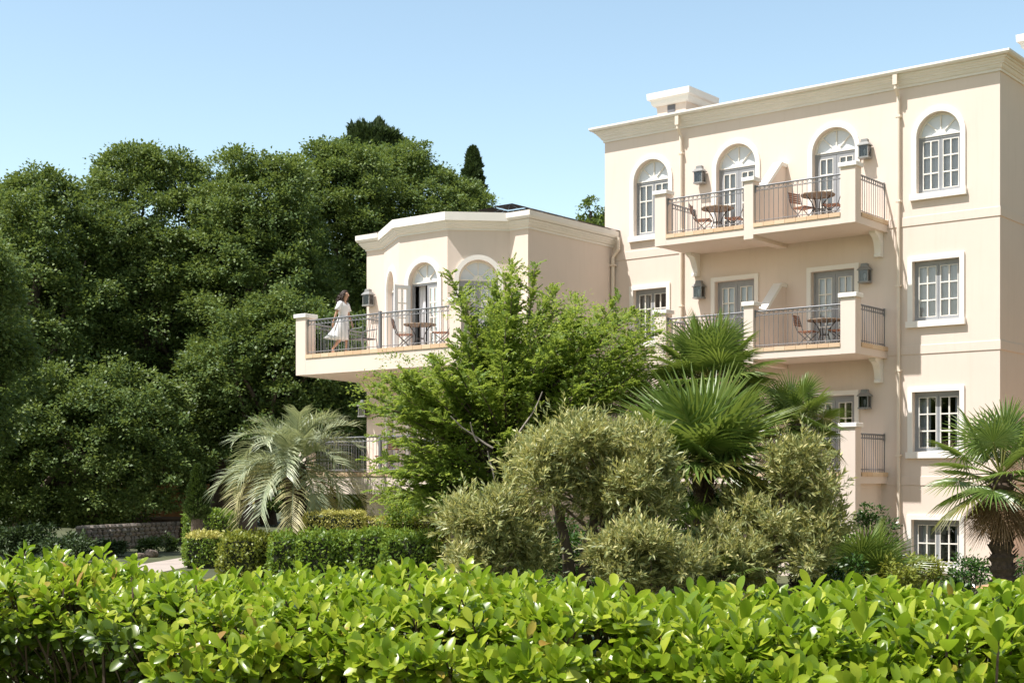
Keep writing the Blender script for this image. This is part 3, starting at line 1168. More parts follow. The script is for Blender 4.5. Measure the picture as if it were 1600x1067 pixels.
# dress: v neck, short sleeves, fitted waist, calf length skirt blown out behind
dm = MB()
NR = 28
rings = [  # z, cx, rx, ry, ripple
    (1.385, .015, .075, .125, 0), (1.35, .012, .095, .165, 0), (1.30, .015, .118, .178, 0), (1.22, .022, .130, .165, 0), (1.12, .012, .112, .142, 0),
    (1.04, .005, .105, .132, 0), (.94, .0, .138, .165, .004), (.82, -.02, .165, .19, .010), (.70, -.055, .20, .205, .016),
    (.58, -.10, .25, .215, .022), (.47, -.16, .31, .22, .03), (.38, -.215, .36, .225, .036)]
for z, cx, rx, ry, rp in rings:
    for k in range(NR):
        a = 2 * PI * k / NR
        rr = 1 + rp * 3 * math.sin(a * 6 + z * 5)
        dz = 0
        if z > 1.32 and abs(math.atan2(math.sin(a), math.cos(a))) < .55: dz = -.10 * (1 - abs(math.atan2(math.sin(a), math.cos(a))) / .55) * (1 if z > 1.37 else .45)
        if z < .75: dz += .10 * max(0, -math.cos(a)) * (.75 - z) / .4
        dm.v.append((cx + rx * math.cos(a) * rr, ry * math.sin(a) * rr, z + dz))
for i in range(len(rings) - 1):
    for k in range(NR):
        dm.f.append((i * NR + k, i * NR + (k + 1) % NR, (i + 1) * NR + (k + 1) % NR, (i + 1) * NR + k))
for s in (1, -1):
    dm.tube([(.012, s * .11, 1.345), (.01, s * .165, 1.32), (.016 if s > 0 else -.005, s * .20, 1.24), (.024 if s > 0 else -.03, s * .225, 1.15)], [.07, .074, .07, .082], 12, cap=False)
dress = dm.build('dress', M['cloth'], per, smooth=True)
so_ = dress.modifiers.new('solid', 'SOLIDIFY'); so_.thickness = .005
for s, lab in ((1, 1), (-1, 1)):
    sm = MB()
    if s > 0: sm.tube([(.0, .08, .022), (.10, .085, .016), (.21, .085, .012)], [.036, .04, .03], 8)
    else: sm.tube([(-.30, -.08, .12), (-.24, -.08, .055), (-.19, -.08, .004)], [.03, .036, .026], 8)
    sm.build('sandal', M['wood'], per, smooth=True)

# ------------------------------------------------------------------ ground, drive, walls at the back
M['ground'] = solid('garden_soil_and_grass', (0.075, 0.085, 0.035), 0.95, 0.45, 0.35, 0.6, 6)
M['drive'] = solid('pale_driveway', (0.42, 0.36, 0.31), 0.9, 0.12, 1.2, 0.3, 30)
gm = MB()
M['bounce_paving'] = solid('warm_bounce_paving', (0.54, 0.29, 0.155), 0.85, 0.15, 2.5, 0.3, 14)
gm.quad((-3000, -300, 0), (3000, -300, 0), (3000, 5000, 0), (-3000, 5000, 0))
tag(gm.build('ground', M['ground']), kind='structure')
tv = MB()
tp = [LW(.3, -3.0), LW(12, -3.0), LW(12, 12), LW(.3, 12)]
tv.f.append(tuple(range(4))); tv.v += [(p.x, p.y, .006) for p in tp]
tag(tv.build('bounce_terrace', M['bounce_paving']), kind='structure')  # unseen paving added to bounce warm light onto the side wall
dv = MB()
pa = [PW(150, 905, 40), PW(300, 905, 40), PW(292, 852, 40), PW(230, 852, 40)]
dv.quad((-11.6, 22, .004), (-9.6, 22, .004), (-8.7, 40, .004), (-7.6, 62, .004), (-9.6, 62, .004), (-10.0, 44, .004))
tag(dv.build('driveway', M['drive']), kind='structure')


def stones(name, a, b, h, label):
    """dry stone wall from a to b"""
    mb = MB()
    a = Vector(a); b = Vector(b); d = b - a; L = d.length; d.normalize(); nrm_ = Vector((d.y, -d.x, 0))
    rr = random.Random(5)
    z = 0
    while z < h:
        hh = rr.uniform(.12, .25)
        u = rr.uniform(-.1, 0)
        while u < L:
            ww = rr.uniform(.16, .5)
            c = a + d * (u + ww / 2) + Vector((0, 0, z + hh / 2)) + nrm_ * rr.uniform(-.03, .03)
            bm_v = len(mb.v)
            for k in range(3):
                zz = (-.5, 0, .5)[k]; sc = (.8, 1, .78)[k]
                for q in range(8):
                    an = 2 * PI * q / 8
                    e = math.copysign(abs(math.cos(an)) ** .6, math.cos(an)), math.copysign(abs(math.sin(an)) ** .6, math.sin(an))
                    p = c + d * (ww * .49 * sc * e[0] * rr.uniform(.9, 1.04)) + nrm_ * (.19 * sc * e[1] * rr.uniform(.9, 1.04)) + Vector((0, 0, zz * hh * rr.uniform(.85, 1)))
                    mb.v.append(tuple(p))
            for k in range(2):
                for q in range(8):
                    mb.f.append((bm_v + k * 8 + q, bm_v + k * 8 + (q + 1) % 8, bm_v + k * 8 + 8 + (q + 1) % 8, bm_v + k * 8 + 8 + q))
            mb.f.append(tuple(bm_v + 7 - q for q in range(8))); mb.f.append(tuple(bm_v + 16 + q for q in range(8)))
            u += ww
        z += hh * .93
    return tag(mb.build(name, M['stone']), label, 'wall')


p0 = PW(125, 872, 47); p1 = PW(272, 840, 53)
stones('stone_wall', (p0.x, p0.y, 0), (p1.x, p1.y, 0), .78, 'low rough stone wall beside the drive beneath the dark trees')
ow = empty('garden_wall', (PW(235, 800, 57).x, 57, 0), R(-4), 'ochre boarded wall with a pale ledge deep in tree shade', 'wall')
mb = MB()
for i in range(9):
    mb.box(-2.6, 2.4, -.04, .04 - .004 * (i % 2), .95 + i * .145, .95 + i * .145 + .14)
mb.build('boards', M['ochre'], ow)
mb = MB(); mb.box(-2.7, 2.5, -.14, .10, .84, .945); mb.build('ledge', M['stone'], ow)
mb = MB(); mb.box(-2.6, 2.4, -.03, .09, 0, .838); mb.build('plinth', M['bark'], ow)
for px, py, Y, s in ((236, 868, 43.5, .21), (218, 873, 43, .15)):
    bm_ = bmesh.new(); bmesh.ops.create_icosphere(bm_, subdivisions=3, radius=s)
    for v_ in bm_.verts:
        n_ = v_.co.normalized()
        v_.co = n_ * s * (1 + .16 * math.sin(n_.x * 4 + px) * math.cos(n_.y * 5) + .06 * math.sin(n_.z * 13))
        v_.co.z *= .7
    me = bpy.data.meshes.new('boulder'); bm_.to_mesh(me); bm_.free(); me.materials.append(M['stone'])
    o = bpy.data.objects.new('boulder', me); link(o)
    g = PW(px, py, Y); o.location = (g.x, g.y, s * .45)
    tag(o, 'larger grey boulder at the edge of the drive' if s > .2 else 'smaller grey boulder half hidden behind the front hedge', 'boulder', 'boulders by the drive')

# ------------------------------------------------------------------ foliage materials
M['plane_leaf'] = leafmat('tree_leaf', [(0.044, 0.086, 0.026), (0.112, 0.176, 0.050), (0.24, 0.30, 0.09)], 0.5, 0.25, clump=0.4, cscale=0.35, spec=0.35)
M['dark_leaf'] = leafmat('conifer_leaf', [(0.03, 0.055, 0.02), (0.055, 0.09, 0.03), (0.085, 0.125, 0.04)], 0.5, 0.12)
M['lit_conifer'] = leafmat('young_conifer_leaf', [(0.03, 0.055, 0.012), (0.06, 0.10, 0.02), (0.09, 0.14, 0.03)], 0.5, 0.2)
M['elm_leaf'] = leafmat('elm_leaf', [(0.082, 0.155, 0.03), (0.19, 0.29, 0.055), (0.39, 0.46, 0.115)], 0.5, 0.48, clump=0.5, cscale=0.9)
M['olive_leaf'] = leafmat('olive_leaf', [(0.08, 0.115, 0.044), (0.21, 0.255, 0.105), (0.40, 0.42, 0.18), (0.70, 0.62, 0.29)], 0.42, 0.25, clump=0.2, cscale=1.4)
M['fan_leaf'] = leafmat('fan_palm_leaf', [(0.06, 0.12, 0.025), (0.14, 0.22, 0.045), (0.28, 0.34, 0.09)], 0.36, 0.25, clump=0.45, spec=0.6)
M['fan_leaf_y'] = leafmat('yellowing_palm_leaf', [(0.10, 0.13, 0.03), (0.20, 0.21, 0.05), (0.30, 0.28, 0.08)], 0.42, 0.3)
M['pindo_leaf'] = leafmat('feather_palm_leaf', [(0.19, 0.24, 0.15), (0.32, 0.37, 0.23), (0.50, 0.51, 0.33)], 0.4, 0.2, clump=0.3, spec=0.5)
M['pindo_old'] = leafmat('old_feather_leaf', [(0.28, 0.28, 0.13), (0.44, 0.41, 0.20), (0.55, 0.48, 0.27)], 0.5, 0.25, clump=0.3)
M['dead_leaf'] = leafmat('dead_palm_leaf', [(0.15, 0.09, 0.045), (0.28, 0.18, 0.10), (0.42, 0.30, 0.19)], 0.7, 0.15, clump=0.2)
M['laurel_leaf'] = leafmat('laurel_leaf', [(0.08, 0.15, 0.010), (0.18, 0.275, 0.014), (0.31, 0.395, 0.022), (0.48, 0.53, 0.055), (0.42, 0.24, 0.06)], 0.30, 0.4, clump=0.25, pos=[0, .3, .6, .86, .94], spec=0.5, cscale=2.0, tcol=(0.30, 0.48, 0.03))  # brightest laurel copy, for shoots and the sunlit top
M['laurel_mid'] = leafmat('laurel_front_shade_leaf', [(0.032, 0.075, 0.007), (0.078, 0.148, 0.011), (0.155, 0.24, 0.018), (0.29, 0.36, 0.036), (0.36, 0.20, 0.05)], 0.28, 0.3, clump=0.25, spec=0.55, cscale=2.5, pos=[0, .35, .7, .9, .95])  # darker laurel copy; shade of the front face put into its colour
M['laurel_dark'] = leafmat('shaded_old_laurel_leaf', [(0.035, 0.07, 0.008), (0.08, 0.135, 0.012), (0.15, 0.205, 0.02)], 0.32, 0.25, clump=0.2, spec=0.5)  # dark copy for inner old leaves; shade of the hollow put into colour
M['hedge_leaf'] = leafmat('clipped_leaf', [(0.07, 0.14, 0.022), (0.15, 0.245, 0.036), (0.28, 0.36, 0.06)], 0.4, 0.3, clump=0.35, cscale=1.5)
M['gold_leaf'] = leafmat('golden_leaf', [(0.20, 0.24, 0.05), (0.46, 0.44, 0.12), (0.66, 0.60, 0.24)], 0.5, 0.3, clump=0.3, cscale=2)
M['shiny_leaf'] = leafmat('shiny_dark_leaf', [(0.025, 0.065, 0.014), (0.05, 0.115, 0.02), (0.09, 0.17, 0.03)], 0.25, 0.15, clump=0.25, spec=0.7)
M['warm_leaf'] = leafmat('bronze_green_leaf', [(0.10, 0.14, 0.022), (0.21, 0.255, 0.04), (0.36, 0.36, 0.08)], 0.45, 0.3, clump=0.3)
M['twig'] = solid('hedge_twigs', (0.085, 0.06, 0.04), 0.9, 0.3, 8)
M['core'] = solid('hedge_inner', (0.03, 0.035, 0.016), 0.95, 0.4, 9, 0.5, 20)


def limb(mb, a, b, r0, r1, bend=.15, n=6, seg=6, seed=0):
    rr = random.Random(seed)
    a, b = Vector(a), Vector(b)
    L = (b - a).length
    k1 = Vector((rr.uniform(-1, 1), rr.uniform(-1, 1), rr.uniform(-.3, .6))) * L * bend
    pts = []
    for i in range(seg + 1):
        t = i / seg
        pts.append(a.lerp(b, t) + k1 * math.sin(PI * t) + Vector((rr.uniform(-1, 1), rr.uniform(-1, 1), 0)) * L * .012)
    mb.tube(pts, [r0 + (r1 - r0) * i / seg for i in range(seg + 1)], n)
    return pts


def lobe_leaves(lobes, center, kd, cr, m, L, W, up=.55, flat=.65, shell=(.70, 1.22), low_cut=-.55):
    Vs = []
    center = np.asarray(center)
    for c in lobes:
        c = np.asarray(c); r = c[3]; c = c[:3]
        k = max(5, int(kd * r * r))
        d = rdir(k)
        out = unit((c - center)[None] + 1e-6)
        d = unit(d + out * .45 + np.array([0, 0, up * .6]))
        d = d[d[:, 2] > low_cut]
        k = len(d)
        pos = c + d * (r * rng.uniform(*shell, size=(k, 1)))
        crr = cr * rng.uniform(.65, 1.3, size=(k, 1, 1))
        off_ = rng.normal(size=(k, m, 3)) * .45
        off_[..., 2] *= flat
        P = pos[:, None] + off_ * crr
        D = off_ * .9 + d[:, None] * .6 + rng.normal(size=(k, m, 3)) * .35 + np.array([0, 0, -.15])
        Nn = d[:, None] * .5 + np.array([0, 0, .8]) + rng.normal(size=(k, m, 3)) * .45
        n = k * m
        Vs.append(simple_leaves(P.reshape(-1, 3), D.reshape(-1, 3), Nn.reshape(-1, 3),
                                L * rng.uniform(.7, 1.25, n), W * rng.uniform(.75, 1.2, n)))
    return np.concatenate(Vs)


def big_tree(label, Y, c, rx, ry, tops, nl, mat, L=.145, W=.105, base_px=None, lr=(17, 36), group='broadleaf trees at the left', dep=1.0, name='broadleaf_tree', m=58, kd=24, cr=.38):
    nl = int(nl * 1.9)
    """c, rx, ry and tops in photograph pixels at distance Y"""
    px2m = Y / F
    C0 = PW(c[0], c[1], Y)
    lobes = []
    for (x, y, r) in tops:
        p = PW(x, y, Y + rng.uniform(-.3, .5) * rx * px2m)
        lobes.append((p.x, p.y, p.z, r * px2m))
    shell_, tries = [], 0
    while len(shell_) < nl and tries < nl * 40:
        tries += 1
        d = unit(rng.normal(size=3))
        if d[1] > .45: d[1] *= -1
        rr_ = rng.uniform(.72, 1.0)
        r = rng.uniform(*lr) * px2m
        p = np.array([C0.x + d[0] * (rx * px2m - r * .7) * rr_, C0.y + d[1] * (rx * px2m * dep) * rr_, C0.z + d[2] * (ry * px2m - r * .7) * rr_])
        if p[2] < .9: continue
        if any(np.linalg.norm(p - q[:3]) < .64 * (r + q[3]) for q in shell_): continue
        shell_.append(np.array([*p, r]))
    lobes += [tuple(q) for q in shell_]
    for i in range(int(nl * .35)):
        d = unit(rng.normal(size=3)); rr_ = rng.uniform(.3, .72); r = lr[1] * px2m * 1.1
        lobes.append((C0.x + d[0] * rx * px2m * rr_, C0.y + abs(d[1]) * rx * px2m * dep * rr_ * .8, max(.9, C0.z + d[2] * ry * px2m * rr_), r))
    t = empty(name, (PW(base_px or c[0], 0, Y).x, Y, 0), 0, label, 'tree', group)
    V = lobe_leaves(lobes, C0, kd, cr, m, L, W)
    V = V - np.array(t.location)
    np_mesh('crown', V, 4, mat, t)
    mb = MB()
    tz = C0.z + ry * px2m * .35
    limb(mb, (0, 0, -.1), (C0.x - t.location.x, 0, tz), .42 + Y * .001, .10, .04, 10, 8, seed=int(c[0]))
    for k in range(12):
        lb = lobes[int(rng.integers(len(lobes)))]
        z0 = rng.uniform(.25, .75)
        a = Vector(((C0.x - t.location.x) * z0, 0, tz * z0))
        limb(mb, a, (lb[0] - t.location.x, lb[1] - Y, lb[2]), .15, .03, .1, 6, 6, seed=k)
    mb.build('trunk', M['bark'], t, smooth=True)
    return t


pl = M['plane_leaf']
big_tree('broad dark green tree near the left edge, its rounded top lower than its neighbour', 57, (60, 520), 150, 255,
         [(75, 312, 38), (22, 325, 40), (120, 345, 42), (-20, 350, 45), (48, 300, 26), (100, 300, 22)], 62, pl, base_px=30)
big_tree('broad tree with two jagged tops, second from the left of the dark tree mass', 61, (228, 500), 140, 268,
         [(190, 280, 38), (228, 285, 40), (290, 290, 40), (160, 325, 36), (205, 258, 20), (240, 262, 16), (285, 262, 20), (325, 300, 30), (168, 272, 20)], 66, pl, base_px=265)
big_tree('broad tree in the middle of the dark mass behind the feather palm', 60, (400, 500), 135, 262,
         [(390, 305, 42), (440, 290, 40), (350, 325, 38), (375, 280, 20), (425, 265, 18), (462, 270, 22)], 66, pl, base_px=340)
big_tree('broad tree whose crown rises behind the woman and wing balcony', 65, (525, 470), 125, 245,
         [(505, 275, 42), (545, 270, 42), (500, 245, 20), (540, 240, 22), (575, 280, 40)], 60, pl, base_px=515)
big_tree('broad tree showing above the white bay parapet', 69, (655, 430), 118, 200,
         [(635, 268, 38), (680, 300, 38), (610, 270, 36), (650, 245, 16), (720, 320, 34), (745, 335, 26), (757, 318, 14), (700, 285, 18)], 52, pl, base_px=655)
big_tree('lower spreading tree with low hanging branches in front of the dark mass at far left', 53, (95, 720), 235, 150,
         [(175, 600, 34), (70, 640, 34), (250, 625, 30), (10, 600, 30), (130, 615, 26), (215, 600, 24), (280, 660, 28), (40, 580, 22), (200, 640, 30)], 60, pl, base_px=150, dep=.5)
big_tree('shaded lower tree between the feather palm and the dark mass', 55, (440, 620), 150, 165,
         [(330, 600, 45), (400, 540, 40), (520, 620, 40)], 52, pl, base_px=385, dep=.5)
big_tree('tree filling the gap under the wing balcony at the wing corner', 58, (560, 620), 95, 130, [(540, 600, 36), (560, 660, 36)], 30, pl, base_px=560, dep=.5)
big_tree('unseen broadleaf tree added right of frame to block sky from the side wall', 29, (2330, 440), 440, 460, [], 60, pl, base_px=2330, lr=(70, 120), dep=.8, group='trees added to darken the side wall', kd=10, m=30)  # out of view; added to keep sky light off the tall block's side
big_tree('tall broadleaf tree at the left frame edge, added to shade the lower left ground', 43, (-165, 560), 205, 270, [(0, 480, 40), (10, 560, 45), (-20, 420, 40)], 60, pl, base_px=-170, lr=(28, 52), dep=.8)  # mostly out of view; added so its shadow darkens the ground at left
# rear row that closes the view under the crowns
big_tree('rear tree deep in shade behind the ochre wall', 78, (120, 620), 230, 240, [], 46, pl, base_px=60, lr=(50, 75), dep=.5, L=.24, W=.16, kd=14, cr=.6, group='rear trees')
big_tree('rear tree deep in shade behind the young conifer', 80, (400, 620), 230, 240, [], 46, pl, base_px=420, lr=(50, 75), dep=.5, L=.24, W=.16, kd=14, cr=.6, group='rear trees')


def conifer(name, label, pxc, ytop, ybot, wpx, Y, mat, power=.8, n=9000, L=.22, W=.07, group=None, dome=False):
    a, b = PW(pxc, ytop, Y), PW(pxc, ybot, Y)
    z0 = max(.05, b.z); z1 = a.z; hw = wpx / 2 * Y / F
    t = empty(name, (a.x, Y, 0), 0, label, 'tree', group)
    u = rng.uniform(0, 1, n)
    if dome:
        d = rdir(n); d[:, 2] = np.abs(d[:, 2]) * 1.0 - .15
        lump = 1 + .10 * np.sin(d[:, 0] * 9) * np.cos(d[:, 1] * 8) + .09 * np.sin(d[:, 2] * 22 + d[:, 0] * 4)
        s = rng.uniform(.80, 1.0, n) * lump
        P = np.stack([d[:, 0] * hw * s, d[:, 1] * hw * s, z0 + (z1 - z0) * np.clip(d[:, 2], 0, 1) * s], 1)
        D = d + np.array([0, 0, .35]) + rng.normal(size=(n, 3)) * .3
    else:
        th = rng.uniform(0, 2 * PI, n)
        prof = np.minimum(1, (1 - u) ** power * 1.25) * np.minimum(1, .55 + u * 3)
        lump = 1 + .16 * np.sin(th * 3 + u * 19) + .12 * np.sin(th * 5 - u * 33)
        rr_ = hw * prof * lump * rng.uniform(.72, 1.05, n)
        P = np.stack([rr_ * np.cos(th), rr_ * np.sin(th), z0 + (z1 - z0) * u], 1)
        D = np.stack([np.cos(th) * .6, np.sin(th) * .6, np.full(n, .9)], 1) + rng.normal(size=(n, 3)) * .3
    V = simple_leaves(P, D, rdir(n), L * rng.uniform(.7, 1.2, n), W * np.ones(n))
    np_mesh('crown', V, 4, mat, t)
    mb = MB(); mb.tube([(0, 0, -.1), (0, 0, z0), (0, 0, z0 + (z1 - z0) * .75)], [.22, .17, .03], 8)
    mb.build('trunk', M['bark'], t)
    return t


conifer('conifer_tree', 'domed dark conifer top rising highest above the broadleaf trees', 582, 181, 275, 120, 84, M['dark_leaf'], n=15000, L=.34, W=.13, dome=True)
conifer('cypress_tree', 'slim dark cypress poking above the trees beside the sky', 739, 233, 330, 32, 90, M['dark_leaf'], .55, 7000, .30, .12)
conifer('young_conifer', 'small bright cone shaped conifer lit against deep shade', 308, 728, 812, 34, 41.5, M['lit_conifer'], .8, 5000, .12, .05)
big_tree('small dark tree top peeping over the wing gutter beside the tall block', 62, (925, 400), 26, 60,
         [(921, 330, 13), (915, 348, 11), (935, 350, 12), (940, 336, 8), (905, 350, 7), (922, 318, 6)], 6, pl, base_px=925, lr=(10, 16), kd=60, m=24, cr=.22, group='trees behind the wing', L=.14, W=.10)
big_tree('bright green tree edge between the wing gutter and the tall block', 66, (950, 400), 26, 55,
         [(938, 352, 10), (948, 348, 12), (930, 362, 10)], 5, M['elm_leaf'], base_px=955, lr=(10, 16), kd=60, m=24, cr=.22, group='trees behind the wing', L=.14, W=.10)


# ------------------------------------------------------------------ the bright elm in front of the wing
def spray_leaves(path_pts, n_spray, per, slen, L, W, t0=.3, droop=.12, upb=.25):
    """flat two-ranked sprays along a branch"""
    P, D, Nn = [], [], []
    pts = np.array([tuple(p) for p in path_pts])
    m = len(pts) - 1
    for i in range(n_spray):
        t = t0 + (1 - t0) * (i + rng.uniform(0, 1)) / n_spray
        k = min(m - 1, int(t * m)); f = t * m - k
        o = pts[k] * (1 - f) + pts[k + 1] * f
        tang = unit(pts[k + 1] - pts[k])
        d = rdir(1)[0]; d[2] *= .35
        d = unit(d * .85 + tang * .55 + np.array([0, 0, upb * rng.uniform(-.3, 1)]))
        sl = slen * rng.uniform(.55, 1.25) * (1.15 - .55 * t)
        side = unit(np.cross(d, [0, 0, 1.0]) + 1e-6)
        nrm_ = unit(np.cross(side, d) + rng.normal(size=3) * .22)
        side = unit(np.cross(d, nrm_))
        q = np.linspace(.08, 1, per)
        sg = np.where(np.arange(per) % 2 == 0, 1, -1)[:, None]
        base = o + d * (q * sl)[:, None] - np.array([0, 0, 1]) * (droop * sl * q * q)[:, None]
        dirs = d * .65 + side * sg * .8 + rng.normal(size=(per, 3)) * .22 + np.array([0, 0, -.1])
        P.append(base); D.append(dirs); Nn.append(np.broadcast_to(nrm_, (per, 3)) + rng.normal(size=(per, 3)) * .3)
    P = np.concatenate(P); D = np.concatenate(D); Nn = np.concatenate(Nn)
    n = len(P)
    return simple_leaves(P, D, Nn, L * rng.uniform(.7, 1.25, n), W * rng.uniform(.8, 1.2, n))


EY = 30.3
elm = empty('elm_tree', (PW(790, 0, EY).x, EY, 0), 0, 'bright green leafy tree with feathery shoots spreading in front of the wing', 'tree')
O = Vector(elm.location)
tips = [(800, 412), (836, 414), (702, 424), (722, 452), (770, 450), (868, 452), (905, 468), (930, 495), (968, 466), (990, 488), (1018, 520), (1012, 560),
        (960, 545), (880, 515), (832, 490), (760, 510), (722, 530), (672, 565), (640, 580), (602, 590), (588, 602), (620, 606), (575, 640), (600, 662),
        (630, 650), (680, 600), (600, 715), (590, 735), (640, 720), (612, 758), (600, 778), (655, 785), (720, 785), (700, 740), (740, 690), (780, 610),
        (850, 595), (900, 590), (950, 605), (1005, 600), (820, 670), (760, 750), (690, 655), (650, 690), (842, 555), (800, 455), (680, 560), (740, 580),
        (920, 540), (980, 575), (640, 600), (670, 700), (730, 640), (860, 640), (800, 540), (905, 505), (1000, 530), (580, 615), (610, 640), (590, 680), (615, 690), (630, 745), (585, 765), (640, 790), (690, 795), (660, 750), (580, 720), (610, 590), (655, 600), (760, 480), (815, 440), (722, 520), (565, 630)]
poly = [(575, 605), (640, 575), (690, 560), (722, 500), (735, 440), (790, 425), (850, 440), (940, 480), (1000, 480), (1025, 560), (1000, 620), (880, 650), (800, 760), (720, 795), (600, 780), (600, 640)]
def inside(x, y):
    r_ = False; j = len(poly) - 1
    for i in range(len(poly)):
        a, b = poly[i], poly[j]
        if (a[1] > y) != (b[1] > y) and x < (b[0] - a[0]) * (y - a[1]) / (b[1] - a[1]) + a[0]: r_ = not r_
        j = i
    return r_
while len(tips) < 215:
    x, y = random.uniform(560, 1030), random.uniform(420, 800)
    if inside(x, y): tips.append((x, y))
br = MB()
bz = 1.0
trunk = limb(br, (0, 0, -.1), (.05, 0, 3.4), .20, .12, .05, 9, 8, 1)
EV = []
for i, (x, y) in enumerate(tips):
    dy = random.uniform(-2.1, 1.5) if i > 4 else random.uniform(-.8, .3)
    tip = PW(x, y, EY + dy) - O
    h0 = min(3.3, max(.7, .9 + tip.z * .42 + random.uniform(-.4, .2)))
    a = Vector((.03, 0, h0))
    lift = Vector((0, 0, .10 * (tip - a).length))
    mid = a.lerp(tip, .5) + lift * (1 if tip.z < 4 else .2) + Vector((random.uniform(-.15, .15), random.uniform(-.15, .15), 0))
    pts = []
    for s in range(9):
        t = s / 8
        pts.append(a * (1 - t) ** 2 + mid * 2 * t * (1 - t) + tip * t * t)
    Lb = (tip - a).length
    br.tube(pts, [.035 * (1 - t / 8) + .006 for t in range(9)], 5)
    EV.append(spray_leaves(pts, int(13 + Lb * 10), 30, .44, .070, .037, t0=.34))
fill = []
while len(fill) < 95:
    x, y = random.uniform(565, 1035), random.uniform(430, 800)
    if not inside(x, y): continue
    p = PW(x, y, EY + random.uniform(-1.7, 1.4))
    fill.append((p.x, p.y, p.z, random.uniform(.28, .52)))
EV.append(lobe_leaves(fill, PW(800, 640, EY + .6), 70, .24, 16, .070, .037, up=.7, flat=.4) - np.array(tuple(O)))
np_mesh('crown', np.concatenate(EV), 4, M['elm_leaf'], elm)
br.build('trunk', M['bark'], elm, smooth=True)
dw = MB()
for (x0, y0, x1, y1) in ((770, 700, 722, 668), (722, 668, 704, 650), (800, 690, 848, 612), (775, 760, 770, 735), (770, 735, 762, 705), (745, 690, 735, 660)):
    a, b = PW(x0, y0, EY - 1.9) - O, PW(x1, y1, EY - 2.0) - O
    limb(dw, a, b, .022, .012, .08, 5, 5, int(x0))
dw.build('dead_twig', M['palebark'], elm)


# ------------------------------------------------------------------ grey-green olive shrubs
def olive(label, Y, cx, cy, rx, ry, nl, nt, trunk_paths, L=.125, W=.030, mat=None, cat='shrub', name='olive_shrub', per=13, twl=.24, tl=(.22, .42), up=.6, subs=None):
    s = Y / F
    C0 = PW(cx, cy, Y)
    lob = []
    for i in range(nl):
        d = unit(rng.normal(size=3))
        q = rng.uniform(.5, 1) ** .5 * (1.14 if i % 4 == 0 else .95)
        r = rng.uniform(*tl) * min(rx, ry) * s
        if subs:
            sx, sy, sa, sb_ = subs[i % len(subs)]
            c_ = PW(sx, sy, Y); r = rng.uniform(*tl) * min(sa, sb_) * s
            lob.append((c_.x + d[0] * (sa * s - r * .6) * q, Y + d[1] * sa * s * q + .25 * math.sin(i * 2.1), max(r * .6, c_.z + d[2] * (sb_ * s - r * .6) * q), r))
        else:
            lob.append((C0.x + d[0] * (rx * s - r * .8) * q, Y + d[1] * min(rx, ry * 1.2) * s * .8 * q, max(r * .6, C0.z + d[2] * (ry * s - r * .8) * q), r))
    o = empty(name, (C0.x, Y, 0), 0, label, cat, 'grey-green shrubs' if mat is None else None)
    lob = np.array(lob)
    k = rng.choice(nl, nt, p=lob[:, 3] ** 2 / np.sum(lob[:, 3] ** 2))
    d = rdir(nt); d[:, 2] += .25; d = unit(d)
    pos = lob[k, :3] + d * lob[k, 3:4] * rng.uniform(.45, 1.15, (nt, 1))
    pos[:, 2] = np.maximum(pos[:, 2], .05)
    ax = unit(d * .7 + np.array([0, 0, up]) + rng.normal(size=(nt, 3)) * .5)
    q = np.linspace(0, 1, per)
    tw_ = twl * np.where(rng.uniform(size=nt) < .22, rng.uniform(1.3, 2.1, nt), rng.uniform(.7, 1.1, nt))
    P = pos[:, None] + ax[:, None] * (q[None, :, None] * tw_[:, None, None])
    rad = rng.normal(size=(nt, per, 3)); rad = unit(rad - ax[:, None] * np.sum(rad * ax[:, None], -1, keepdims=True))
    D = ax[:, None] * .75 + rad * .8 * (1.15 - .7 * q[None, :, None])
    Nn = ax[:, None] - rad * .4 + rng.normal(size=(nt, per, 3)) * .3
    n = nt * per
    V = simple_leaves(P.reshape(-1, 3), D.reshape(-1, 3), Nn.reshape(-1, 3), L * rng.uniform(.65, 1.25, n), W * rng.uniform(.8, 1.25, n), .2)
    np_mesh('foliage', V - np.array(o.location), 4, mat or M['olive_leaf'], o)
    mb = MB()
    for path in trunk_paths:
        pts = [PW(x, y, Y) - Vector(o.location) for x, y, r in path]
        fine, rads = [], []
        for i in range(len(pts) - 1):
            for t in (0, .33, .66):
                fine.append(pts[i].lerp(pts[i + 1], t) + Vector((random.uniform(-.02, .02), random.uniform(-.03, .03), 0)))
                rads.append((path[i][2] + (path[i + 1][2] - path[i][2]) * t) * random.uniform(.9, 1.12))
        fine.append(pts[-1]); rads.append(path[-1][2])
        mb.tube(fine, rads, 8)
    for i in range(26):
        b = lob[int(rng.integers(nl))]
        root = Vector((0, 0, .1)) if not trunk_paths else pts[0].lerp(pts[-1], random.uniform(.3, 1))
        limb(mb, root, (b[0] - o.location.x, b[1] - Y, b[2]), .03, .008, .12, 5, 5, i)
    mb.build('trunk', M['bark'], o, smooth=True)
    return o


def gp_y(Y): return HZ + H / Y * F
olive('large rounded grey-green shrub on a twisted trunk in front of the fan palms', 23.5, 932, 730, 150, 88, 66, 2700,
      [[(893, gp_y(23.5), .11), (888, 880, .095), (878, 830, .085), (872, 790, .075), (862, 755, .06), (840, 700, .035)],
       [(905, gp_y(23.5), .10), (915, 850, .075), (930, 805, .07), (962, 775, .055), (990, 740, .035)]], subs=[(872, 738, 84, 60), (985, 760, 90, 62), (930, 703, 88, 58), (985, 718, 62, 48)])
olive('low grey-green shrub to the left of the twisted trunk', 22.6, 765, 852, 112, 100, 46, 2000, [], subs=[(735, 852, 68, 70), (812, 858, 60, 58), (762, 812, 50, 42)])
olive('low grey-green shrub to the right of the twisted trunk', 22.2, 1010, 872, 115, 78, 40, 1450, [], subs=[(972, 882, 58, 46), (1050, 886, 62, 40), (1006, 858, 40, 28)])
